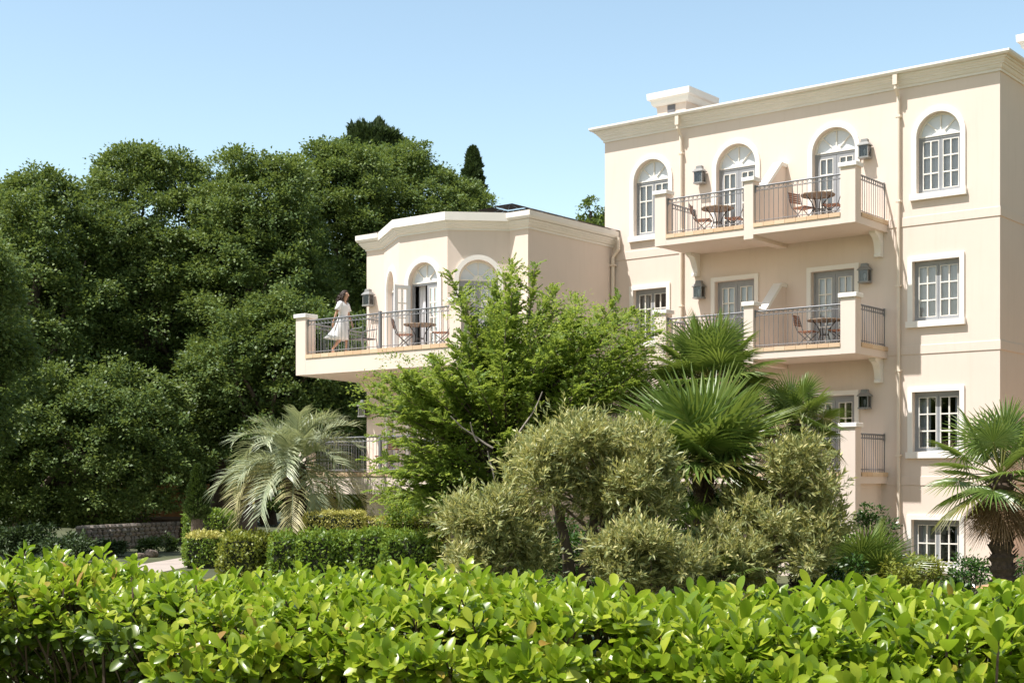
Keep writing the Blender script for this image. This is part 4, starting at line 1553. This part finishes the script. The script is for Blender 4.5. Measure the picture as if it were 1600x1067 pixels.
olive('tall grey-green shrub in front of the ground floor balcony pillar', 24.5, 1222, 790, 98, 118, 52, 2100, [[(1205, gp_y(24.5), .09), (1208, 880, .075), (1212, 820, .06), (1225, 760, .035)]], subs=[(1252, 748, 50, 52), (1205, 818, 66, 60), (1266, 828, 46, 56), (1215, 875, 76, 38)])
olive('bare stemmed grey-green shrub between the twisted trunk and the tall grey-green one', 23.8, 1140, 880, 60, 60, 18, 600,
      [[(1128, gp_y(23.8), .12), (1130, 890, .10), (1135, 850, .06), (1120, 820, .03)], [(1160, gp_y(23.8), .06), (1150, 880, .05), (1165, 835, .03)]])


# ------------------------------------------------------------------ palms
def fan_leaf(acc, hub, d, nrm_, rad, nseg=34, spread=2.45, droop=.25, w=.036, split=.42):
    """palmate leaf: segments radiate from the hub, folded, joined at the base, drooping at the tips"""
    d = d.normalized(); side = d.cross(nrm_).normalized(); up = side.cross(d).normalized()
    for i in range(nseg):
        a = -spread + 2 * spread * i / (nseg - 1) + random.uniform(-.02, .02)
        e = d * math.cos(a) + side * math.sin(a)
        tn = -d * math.sin(a) + side * math.cos(a)
        L = rad * (1 - .28 * (abs(a) / spread) ** 2) * random.uniform(.92, 1.06)
        e = (e + up * .16 * math.cos(a * 1.2)).normalized()
        half = L * math.tan(min(.5, spread / nseg)) * split
        prev = None
        rows = []
        for t, k in ((0.03, .08), (split, 1.0), (.72, .62), (1.0, .06)):
            p = hub + e * (L * t) - Vector((0, 0, 1)) * (droop * L * max(0, t - .35) ** 2) + up * 0
            hw = half * k if t <= split else max(.002, half * k)
            f = up * (hw * .8)
            rows.append((p - tn * hw + f, p, p + tn * hw + f))
        for r0, r1 in zip(rows[:-1], rows[1:]):
            for j in (0, 1):
                acc.append((r0[j], r0[j + 1], r1[j + 1], r1[j]))


def fan_palm(name, label, base, crown, n, rad, pet, seed, mats, trunk_r=.13, tilt=(-.3, 1.35), skirt=0, nseg=34, el_bias=0, droop=.3, face=None, group='fan palms'):
    random.seed(seed)
    o = empty(name, (base.x, base.y, 0), 0, label, 'palm tree', group)
    hubc = Vector(crown) - Vector(o.location)
    acc, acc2, pm = [], [], MB()
    for i in range(n):
        az = i * 2.39996 + random.uniform(-.25, .25)
        u = (i + .5) / n
        el = tilt[1] + (tilt[0] - tilt[1]) * u + random.uniform(-.12, .12)
        d = Vector((math.cos(az) * math.cos(el), math.sin(az) * math.cos(el), math.sin(el)))
        pl_ = pet * random.uniform(.85, 1.15)
        p0 = hubc; p1 = hubc + d * pl_ * .55; sag = Vector((0, 0, -.10 * pl_ * math.cos(el)))
        p2 = hubc + d * pl_ + sag
        pm.tube([p0, p1 + sag * .3, p2], [.016, .011, .008], 4)
        dd = (p2 - p1).normalized()
        nn = Vector((0, 0, 1)) - dd * dd.z
        if nn.length < .2: nn = Vector((math.cos(az + PI), math.sin(az + PI), .2))
        nn = nn.normalized() + Vector((random.uniform(-.35, .35), random.uniform(-.35, .35), 0))
        if u > .86 and len(mats) > 1: acc2.append([])
        fan_leaf(acc2[-1] if (u > .86 and len(mats) > 1) else acc, p2, dd, nn, rad * random.uniform(.85, 1.1), nseg, droop=droop + .5 * max(0, u - .5))
    def put(nm, a, m):
        V = np.array([[tuple(q) for q in f] for f in a]).reshape(-1, 3)
        np_mesh(nm, V, 4, m, o)
    put('crown', acc, mats[0])
    for a2 in acc2: put('old_leaf', a2, mats[1])
    pm.build('petiole', M['fan_leaf_y'], o)
    tm = MB()
    pts, rr_ = [], []
    N_ = 40
    for i in range(N_ + 1):
        t = i / N_
        pts.append(Vector((0, 0, -.1)).lerp(hubc, t) + Vector((.02 * math.sin(t * 9), 0, 0)))
        rr_.append(trunk_r * (1 + .16 * math.sin(i * 2.1) + random.uniform(-.10, .10)) * (1 if t < .9 else .85))
    tm.tube(pts, rr_, 14)
    for i in range(int(hubc.z * 90)):      # old leaf bases and hairs
        t = random.random(); a = random.uniform(0, 2 * PI)
        p = Vector((0, 0, 0)).lerp(hubc, t) + Vector((math.cos(a), math.sin(a), 0)) * trunk_r * .9
        q = p + Vector((math.cos(a) * .08, math.sin(a) * .08, random.uniform(.05, .14)))
        tm.tube([p, q], [.018, .004], 4)
    tm.build('trunk', M['fibre'], o)
    if skirt:
        acc = []
        for i in range(skirt):
            az = random.uniform(0, 2 * PI); el = random.uniform(-1.3, -.75)
            d = Vector((math.cos(az) * math.cos(el), math.sin(az) * math.cos(el), math.sin(el)))
            h = hubc + Vector((0, 0, -.12 - random.uniform(0, .25))) + d * .25
            fan_leaf(acc, h, d, Vector((math.cos(az), math.sin(az), .4)), rad * random.uniform(.85, 1.2), 24, .9, .1, split=.3)
        put('dead_leaf_skirt', acc, M['dead_leaf'])
    return o


FM = (M['fan_leaf'], M['fan_leaf_y'])
def palm(label, Y, px, py, n, rad, pet, seed, bx=None, **k):
    c = PW(px, py, Y)
    b = PW(bx if bx is not None else px, 0, Y)
    return fan_palm('fan_palm', label, b, c, n, rad, pet, seed, FM, **k)
palm('tall fan palm with dense round crown in front of the middle balconies', 29.5, 1108, 592, 50, .86, .72, 11, tilt=(-.8, 1.35), skirt=4)
palm('big leaved fan palm, the stiff bluish one below the tall dense palm', 25.6, 1098, 716, 27, 1.38, .64, 12, tilt=(-.3, 1.2), droop=.12, nseg=32, trunk_r=.16)
palm('small fan palm beside the ground floor door', 30.0, 1244, 662, 28, .68, .58, 13, tilt=(-.6, 1.3))
palm('fan palm at the right edge with brown skirt of dead leaves and thick trunk', 22.5, 1564, 742, 27, .68, .66, 19, bx=1570, tilt=(-.75, 1.35), skirt=34, trunk_r=.18)
palm('dark fan palm half hidden between the elm and the tall dense palm', 30.5, 1000, 640, 16, .62, .5, 15, tilt=(-.5, 1.1))
palm('low sprouting fan palm beneath the lowest lantern', 27.0, 1345, 905, 20, .80, .60, 16, tilt=(.0, 1.2), droop=.12)
palm('little yellow green fan palm beside the big leaved one', 24.6, 1085, 822, 9, .40, .32, 17, tilt=(-.3, 1.2))
palm('little dead tipped fan palm low behind the front hedge', 23.5, 1130, 900, 9, .40, .34, 18, tilt=(-.2, 1.1))


def pindo(label, Y, px, py, seed, n=30):
    random.seed(seed)
    c = PW(px, py, Y)
    o = empty('feather_palm', (c.x, Y, 0), 0, label, 'palm tree')
    hub = c - Vector(o.location)
    acc, old, ra = [], [], MB()
    for i in range(n):
        az = i * 2.39996 + random.uniform(-.2, .2)
        u = (i + .5) / n
        el = 1.45 - 1.85 * u + random.uniform(-.22, .22)
        curl = random.uniform(.72, 1.25)
        Lr = 2.05 * random.uniform(.72, 1.15) * (.86 + .25 * u)
        hd = Vector((math.cos(az), math.sin(az), 0))
        pts = []
        p = hub.copy(); e = el
        steps = 16
        for s in range(steps + 1):
            pts.append(p.copy())
            p = p + (hd * math.cos(e) + Vector((0, 0, math.sin(e)))) * (Lr / steps)
            e -= curl * (1.95 - .2 * u) / steps * (0.35 + 1.3 * s / steps)
            e = max(e, -1.45)
        ra.tube(pts, [.022 * (1 - .85 * s / steps) for s in range(steps + 1)], 5)
        side = hd.cross(Vector((0, 0, 1))).normalized()
        tgt = old if u > .8 else acc
        nl = 46
        for k in range(nl):
            t = .20 + .80 * k / (nl - 1)
            q = t * steps; j = min(steps - 1, int(q)); f = q - j
            b = pts[j].lerp(pts[j + 1], f)
            tg = (pts[j + 1] - pts[j]).normalized()
            nr = side.cross(tg).normalized()
            if nr.z < 0 and abs(tg.z) < .7: nr = -nr
            ll = .66 * (1 - .45 * abs(t - .5) * 1.4) * random.uniform(.7, 1.15)
            for sgn in (1, -1):
                d = (tg * .72 + side * sgn * .62 + nr * random.uniform(.1, .6)).normalized()
                tip1 = b + d * ll * .55
                tip2 = b + d * ll + Vector((0, 0, -.16 * ll))
                wv = d.cross(nr).normalized() * .013
                acc_ = tgt
                acc_.append((b - wv * .6, b + wv * .6, tip1 + wv, tip1 - wv))
                acc_.append((tip1 - wv, tip1 + wv, tip2 + wv * .1, tip2 - wv * .1))
    for nm, a, m in (('crown', acc, M['pindo_leaf']), ('old_frond', old, M['pindo_old'])):
        V = np.array([[tuple(q) for q in f] for f in a]).reshape(-1, 3)
        np_mesh(nm, V, 4, m, o)
    ra.build('rachis', M['pindo_leaf'], o)
    tm = MB()
    N_ = 24
    tm.tube([Vector((0, 0, -.1)).lerp(hub, i / N_) for i in range(N_ + 1)], [.17 + .05 * (i % 2) + .06 * i / N_ for i in range(N_ + 1)], 12)
    for i in range(150):
        t = random.random(); a = random.uniform(0, 2 * PI)
        p = hub * t + Vector((math.cos(a), math.sin(a), 0)) * .18
        tm.tube([p, p + Vector((math.cos(a) * .12, math.sin(a) * .12, .2))], [.03, .012], 4)
    tm.build('trunk', M['fibre'], o)
    return o


pindo('silvery feather palm with arching fronds in front of the wing', 34.6, 462, 728, 21, n=40)


# ------------------------------------------------------------------ clipped hedges and small shrubs
def clipped(name, label, px0, px1, ytop, Y, depth, mat, leaf=(.07, .04), dens=900, rz=0.0, group=None, rounding=.12, top_mat=None, cat='hedge', rough=.05, zbot=0):
    a, b = PW(px0, ytop, Y), PW(px1, ytop, Y)
    w_ = (b.x - a.x) / 2; h = a.z
    o = empty(name, ((a.x + b.x) / 2, Y + depth / 2, 0), rz, label, cat, group)
    dp_ = depth / 2
    areas = [2 * w_ * depth, 2 * w_ * h, 2 * w_ * h * .5, depth * h, depth * h]
    Ps, Ns = [], []
    for f, A in enumerate(areas):
        n = int(A * dens)
        u, v_ = rng.uniform(-1, 1, n), rng.uniform(-1, 1, n)
        z = h * (.5 + .5 * v_)
        if f == 0: P = np.stack([u * w_, v_ * dp_, np.full(n, h)], 1); N_ = np.tile([0, 0, 1.0], (n, 1))
        elif f == 1: P = np.stack([u * w_, np.full(n, -dp_), z], 1); N_ = np.tile([0, -1.0, .25], (n, 1))
        elif f == 2: P = np.stack([u * w_, np.full(n, dp_), z], 1); N_ = np.tile([0, 1.0, .25], (n, 1))
        elif f == 3: P = np.stack([np.full(n, -w_), u * dp_, z], 1); N_ = np.tile([-1.0, 0, .25], (n, 1))
        else: P = np.stack([np.full(n, w_), u * dp_, z], 1); N_ = np.tile([1.0, 0, .25], (n, 1))
        Ps.append(P); Ns.append(N_)
    P = np.concatenate(Ps); N_ = np.concatenate(Ns)
    # rounded edges and a lumpy clipped surface
    hs = np.array([w_, dp_, h / 2]); c = np.array([0, 0, h / 2])
    q = (P - c)
    rd = np.minimum(rounding, hs.min() * .9)
    core_ = np.clip(q, -(hs - rd), hs - rd)
    core_[:, 2] = np.maximum(core_[:, 2], np.minimum(q[:, 2], -(h / 2 - rd)))
    dv_ = q - core_
    ln = np.linalg.norm(dv_, axis=1, keepdims=True)
    dirn = np.where(ln > 1e-6, dv_ / np.maximum(ln, 1e-6), unit(N_))
    lump = np.sin(P[:, 0] * 5 + P[:, 2] * 3) * np.cos(P[:, 1] * 6 + P[:, 0] * 2) + .6 * np.sin(P[:, 0] * 13 + P[:, 1] * 11) * np.cos(P[:, 2] * 12)
    P = c + core_ + dirn * (rd + lump[:, None] * rough + rng.normal(size=(len(P), 1)) * rough * .6)
    n = len(P)
    D = dirn * .45 + np.array([0, 0, .35]) + rng.normal(size=(n, 3)) * .6
    Nn = dirn * .8 + np.array([0, 0, .35]) + rng.normal(size=(n, 3)) * .5
    V = simple_leaves(P, D, Nn, leaf[0] * rng.uniform(.7, 1.25, n), leaf[1] * rng.uniform(.8, 1.2, n))
    if top_mat is not None:
        isy = (P[:, 2] > h * .84)
        fo = np_mesh('foliage', V, 4, mat, o)
        fo.data.materials.append(top_mat)
        fo.data.polygons.foreach_set('material_index', isy.astype(np.int32))
    else:
        np_mesh('foliage', V, 4, mat, o)
    k = MB(); k.box(-w_ + .09, w_ - .09, -dp_ + .09, dp_ - .09, .0, h - .12)  # plain dark box added inside against see-through; no twigs modelled
    ko = k.build('dark_core', M['core'], o)
    return o


clipped('clipped_hedge', 'square clipped dark green hedge beyond the rounded golden one', 287, 352, 802, 43, 1.6, M['hedge_leaf'], (.11, .06), 420, group='clipped hedges')
clipped('clipped_bush', 'small rounded bush with golden top at the drive edge', 286, 342, 834, 37.5, .95, M['hedge_leaf'], (.085, .05), 650, top_mat=M['gold_leaf'], rounding=.3, cat='bush', group='clipped hedges')  # golden crown of new growth
clipped('clipped_hedge', 'yellow variegated square hedge below the wing lower balcony', 474, 566, 801, 33.0, .9, M['gold_leaf'], (.06, .03), 1100, group='clipped hedges', rounding=.08, rough=.03)
clipped('clipped_hedge', 'long yellow topped hedge running right from the square yellow one', 560, 700, 811, 33.6, .8, M['gold_leaf'], (.06, .03), 1000, group='clipped hedges', rounding=.08, rough=.03)
row = [(343, 402, 838, 32.6, 'leftmost bush of the clipped row under the feather palm fronds'), (398, 424, 840, 32.9, 'narrow bush second from left in the clipped row'),
       (420, 472, 838, 32.0, 'bush of the clipped row in front of the feather palm trunk'), (466, 528, 836, 31.6, 'bush of the clipped row under the square yellow hedge'),
       (522, 562, 838, 31.6, 'narrow bush of the clipped row under the yellow hedge corner'), (556, 606, 832, 31.2, 'bush of the clipped row second from its right end'), (600, 676, 838, 30.4, 'widest bush at the right end of the clipped row')]
for i, (a, b, y, Y, lab) in enumerate(row):
    clipped('clipped_bush', lab, a, b, y, Y, 1.1, M['hedge_leaf'] if i > 1 else M['warm_leaf'], (.095, .055), 620, rounding=.32, rough=.085, cat='bush', group='clipped bush row')


def shrub(label, px, ytop, wpx, Y, mat, nl=14, leaf=(.09, .045), kd=60, m=16, group='low shrubs', name='shrub', cr=.14):
    a = PW(px, ytop, Y); s = Y / F; w_ = wpx / 2 * s
    o = empty(name, (a.x, Y, 0), 0, label, 'shrub', group)
    h = a.z
    lob = []
    for i in range(nl):
        r = rng.uniform(.28, .42) * min(w_, h)
        th = rng.uniform(0, 2 * PI); q = rng.uniform(.2, 1) ** .5
        zz = rng.uniform(r, max(r + .01, h - r))
        lob.append((math.cos(th) * (w_ - r) * q, math.sin(th) * (w_ - r) * q * .8, zz, r))
    V = lobe_leaves(lob, (0, 0, h / 2), kd / max(.1, min(w_, h)) ** .5 * 2, cr, m, leaf[0], leaf[1])
    V[:, 2] = np.maximum(V[:, 2], .01)
    np_mesh('foliage', V, 4, mat, o)
    mb = MB()
    for i in range(nl): limb(mb, (0, 0, 0), lob[i][:3], .02, .006, .15, 5, 5, i)
    mb.build('stems', M['twig'], o)
    return o


shrub('dark glossy shrub at the foot of the downpipe behind the low palm', 1368, 790, 76, 31.5, M['shiny_leaf'], 22)
shrub('dark glossy shrub under the basement window by the palm trunk', 1512, 868, 78, 26.5, M['shiny_leaf'], 18)
shrub('bronze green shrub in front of the basement window', 1440, 872, 74, 27.5, M['warm_leaf'], 18)
shrub('dark shrub behind the right palm trunk at the frame edge', 1600, 868, 60, 26, M['shiny_leaf'], 14)
shrub('bright green bush between the feather palm and the wing basement', 545, 762, 90, 38, M['elm_leaf'], 24, (.08, .045))
shrub('leafy green bush low in front of the wing basement wall', 640, 770, 110, 33.5, M['elm_leaf'], 26, (.085, .045))
shrub('dark bush filling the space beneath the big leaved palm', 1100, 768, 170, 27.0, M['shiny_leaf'], 34)
shrub('dark bush at the foot of the ground floor balcony, left of the tall grey-green shrub', 1170, 735, 110, 28.6, M['shiny_leaf'], 24)
shrub('dark bush by the wall between the twisted trunk and the big leaved palm', 1030, 745, 120, 29.2, M['shiny_leaf'], 24)
shrub('dark bush behind the twisted trunk', 900, 810, 170, 27.5, M['shiny_leaf'], 26)
shrub('dark bush behind the tall grey-green shrub', 1270, 800, 120, 29.5, M['shiny_leaf'], 22)
shrub('bronze green shrub between the low palm and the basement window', 1408, 868, 70, 26.0, M['warm_leaf'], 16)
shrub('dark glossy shrub in front of the ground floor balcony corner', 1318, 872, 80, 26.0, M['shiny_leaf'], 18)
shrub('larger leafy clump against the stone wall', 233, 842, 34, 46, M['lit_conifer'], 10, (.12, .06))
shrub('smaller leafy clump at the right end of the stone wall', 262, 838, 26, 47, M['lit_conifer'], 9, (.12, .06))
shrub('pale leafed plant above the stone wall under the trees', 252, 822, 40, 54, M['pindo_leaf'], 9, (.16, .07))
shrub('dark shrub added for black tree shade at the left frame edge', 20, 822, 130, 41, M['dark_leaf'], 30, (.12, .06))  # this and the next two: dark leaf colour stands in for tree shade
shrub('dark shrub added for tree shade before the left end of the stone wall', 108, 838, 90, 40, M['dark_leaf'], 24, (.12, .06))
shrub('dark shrub added for tree shade against the stone wall', 172, 846, 50, 44, M['dark_leaf'], 16, (.11, .06))


# ------------------------------------------------------------------ the laurel hedge in front
hedge = empty('laurel_hedge', (0, 4.3, 0), 0, 'long bright laurel hedge with glossy leaves across the foreground', 'hedge')
HT = H - .388
def drop(x): return .018 * np.clip((np.asarray(x) + 2) / 1.7, 0, 4)
def yb(x): return 5.55 - .3757 * (x + 2.0)
def yf(x): return yb(x) - np.where(x < -1.0, 1.02, 1.17 - .03 * (x + 1.0))
def hnoise(x, y): return .028 * np.sin(x * 5.1 + y * 2) + .022 * np.sin(x * 11.3 - y * 7) + .015 * np.sin(x * 23 + y * 13)
def rosettes(pos, axis, nl, L, tilt=(.45, 1.25)):
    n = len(pos)
    axis = unit(axis)
    ref = unit(np.cross(axis, rdir(n)))
    ref2 = np.cross(axis, ref)
    P, D, N_, Ls = [], [], [], []
    for k in range(nl):
        ph = k * 2.4 + rng.uniform(-.3, .3, n)
        th = tilt[0] + (tilt[1] - tilt[0]) * (1 - k / max(1, nl - 1)) + rng.normal(size=n) * .14
        rad = ref * np.cos(ph)[:, None] + ref2 * np.sin(ph)[:, None]
        d = axis * np.cos(th)[:, None] + rad * np.sin(th)[:, None]
        nn = axis * np.sin(th)[:, None] - rad * np.cos(th)[:, None]
        P.append(pos + axis * (.055 * k / nl) + rad * .006); D.append(d); N_.append(nn)
        Ls.append(L * rng.uniform(.72, 1.18, n) * (1.0 - .30 * k / nl))
    return map(np.concatenate, (P, D, N_, Ls))
def add_leaves(name, sets, mat, parent, wr=(.42, .54)):
    Vs, Fs, o_ = [], [], 0
    for P, D, N_, Ls in sets:
        n = len(P)
        V, Fi = broad_leaves(P, D, N_, Ls, Ls * rng.uniform(*wr, n), rng.uniform(.05, .32, n), rng.uniform(.15, .5, n))
        Vs.append(V); Fs.append(Fi + o_); o_ += len(V)
    V = np.concatenate(Vs) - np.array(parent.location)
    return np_mesh(name, V, 4, mat, parent, smooth=True, Fidx=np.concatenate(Fs))


X0, X1 = -3.6, 3.0
sets_b, sets_d, sets_m = [], [], []
stem_pts = []
def lsize(x): return .054 + .0045 * (x + 2)
# top
n = 4600
x = rng.uniform(X0, X1, n); t = rng.uniform(0, 1, n)
y = yf(x) + (yb(x) - yf(x)) * t
edge = np.minimum(t, 1 - t)
z = HT - drop(x) + hnoise(x, y) - .10 * np.clip(1 - edge / .12, 0, 1) ** 2 + np.abs(rng.normal(size=n)) * .03 - .015
pos = np.stack([x, y, z], 1)
ax = np.stack([rng.normal(size=n) * .3, rng.normal(size=n) * .3 - .45 * np.clip(1 - t / .2, 0, 1), np.ones(n)], 1)
sets_b.append(tuple(rosettes(pos, ax, 7, lsize(x))))
stem_pts += [(p, a) for p, a in zip(pos, ax)]
# tall new shoots sticking out of the clipped top
sp = []
for px, py, Y in ((845, 872, 3.9), (965, 862, 3.75), (385, 878, 4.5), (150, 872, 4.9), (700, 884, 4.1), (1085, 890, 3.6), (1230, 893, 3.5), (1345, 890, 3.4), (1480, 908, 3.3), (905, 885, 3.9), (1560, 915, 3.2), (560, 884, 4.3), (250, 876, 4.7), (60, 872, 5.0), (1160, 885, 3.7), (1290, 886, 3.6), (1420, 892, 3.5), (780, 880, 4.0)):
    p = PW(px, py, Y); sp.append((p.x, p.y, min(p.z - .075, HT + .035 - float(drop(p.x)))))
sp = np.array(sp)
sets_b.append(tuple(rosettes(sp, np.stack([rng.normal(size=len(sp)) * .15, rng.normal(size=len(sp)) * .15, np.ones(len(sp))], 1), 7, lsize(sp[:, 0]) * 1.15, (.2, .8))))
stem_pts += [(p, np.array([0, 0, 1.0])) for p in sp]
# front face, sloping out below on the right part, hollow under the rim on the left part
n = 5000
x = rng.uniform(X0, X1, n); h = rng.uniform(0, 1, n) ** 1.7
zf = HT - drop(x) - .06 - h * 1.15
leftp = x < -1.06 + .05 * np.sin(zf * 9)
outw = np.where(leftp, -.50 * np.clip(h * 4.5, 0, 1) - .10 * h, .03 - .20 * h)
bump_ = .07 * np.sin(x * 7 + zf * 5) + .045 * np.sin(x * 15 - zf * 11) + rng.normal(size=n) * .03
yv = yf(x) - outw - bump_
pos = np.stack([x, yv, zf], 1)
ax = np.stack([rng.normal(size=n) * .35, -np.ones(n) * .75, .75 + rng.normal(size=n) * .3], 1)
Lf = lsize(x)
kl = leftp
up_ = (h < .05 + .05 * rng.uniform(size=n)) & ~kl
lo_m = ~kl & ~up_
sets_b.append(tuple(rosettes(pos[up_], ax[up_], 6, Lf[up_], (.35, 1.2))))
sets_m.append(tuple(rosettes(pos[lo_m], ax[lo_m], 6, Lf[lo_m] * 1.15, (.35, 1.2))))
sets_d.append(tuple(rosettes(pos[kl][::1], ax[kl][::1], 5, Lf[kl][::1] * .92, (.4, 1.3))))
stem_pts += [(p, a) for p, a in zip(pos[::2], ax[::2])]
# end of the projecting right part, facing left
n = 1500      # the shaded hollow under the rim, at the left
x = rng.uniform(X0, -1.08, n); zf = HT - .10 - 1.1 * rng.uniform(0, 1, n) ** 1.5
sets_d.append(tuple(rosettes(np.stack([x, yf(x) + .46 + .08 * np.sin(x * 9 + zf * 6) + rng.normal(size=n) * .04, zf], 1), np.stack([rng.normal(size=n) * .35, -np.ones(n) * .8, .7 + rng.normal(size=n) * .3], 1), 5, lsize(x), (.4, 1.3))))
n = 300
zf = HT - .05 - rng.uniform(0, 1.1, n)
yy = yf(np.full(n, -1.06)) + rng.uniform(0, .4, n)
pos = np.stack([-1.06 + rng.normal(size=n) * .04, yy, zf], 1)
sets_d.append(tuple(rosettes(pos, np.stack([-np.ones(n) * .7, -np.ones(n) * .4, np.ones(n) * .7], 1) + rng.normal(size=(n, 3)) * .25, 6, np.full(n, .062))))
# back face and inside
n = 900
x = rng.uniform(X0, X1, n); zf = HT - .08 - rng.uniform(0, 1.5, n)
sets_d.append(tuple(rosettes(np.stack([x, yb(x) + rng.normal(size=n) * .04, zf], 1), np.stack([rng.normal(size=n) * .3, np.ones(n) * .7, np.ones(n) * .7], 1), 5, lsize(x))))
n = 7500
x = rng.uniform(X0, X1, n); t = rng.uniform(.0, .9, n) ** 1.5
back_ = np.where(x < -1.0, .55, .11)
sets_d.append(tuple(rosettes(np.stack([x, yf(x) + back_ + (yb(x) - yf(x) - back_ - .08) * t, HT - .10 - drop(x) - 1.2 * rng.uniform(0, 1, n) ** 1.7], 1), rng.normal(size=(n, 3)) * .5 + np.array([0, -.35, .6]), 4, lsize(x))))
# low skirt down to the soil
n = 1500
x = rng.uniform(X0, X1, n); zf = rng.uniform(.12, HT - 1.15, n)
sets_d.append(tuple(rosettes(np.stack([x, yf(x) + np.where(x < -1.05, .48, .02) + rng.normal(size=n) * .06, zf], 1), np.stack([rng.normal(size=n) * .3, -np.ones(n) * .7, np.ones(n) * .6], 1), 5, lsize(x))))
add_leaves('lit_new_leaves', sets_b, M['laurel_leaf'], hedge)
add_leaves('front_shade_leaves', sets_m, M['laurel_mid'], hedge)
add_leaves('shaded_old_leaves', sets_d, M['laurel_dark'], hedge)
sm = MB()
hl = Vector(hedge.location)
for p, a in stem_pts[::2]:
    a = a / np.linalg.norm(a)
    q = Vector(p) - hl
    b = q - Vector(a) * .16 + Vector((0, .03, 0))
    sm.tube([b, q + Vector(a) * .04], [.0045, .003], 3, cap=False)
for i in range(34):
    xx = X0 + (X1 - X0) * i / 33
    y0 = float(yf(np.array(xx))) + (.75 if xx < -1 else .5)
    base = Vector((xx, y0, -.05)) - hl
    for k in range(5):
        tp = Vector((xx + random.uniform(-.35, .35), y0 + random.uniform(-.55, .6), HT - random.uniform(.05, .5))) - hl
        limb(sm, base, tp, .016, .005, .07, 5, 5, i * 7 + k)
for px, y0, y1, Y in ((205, 1085, 918, 4.35), (192, 1000, 925, 4.4), (252, 1090, 985, 4.15)):
    limb(sm, PW(px, y0, Y) - hl, PW(px + 5, y1, Y) - hl, .012, .007, .04, 6, 6, px)
sm.build('stems', M['twig'], hedge)
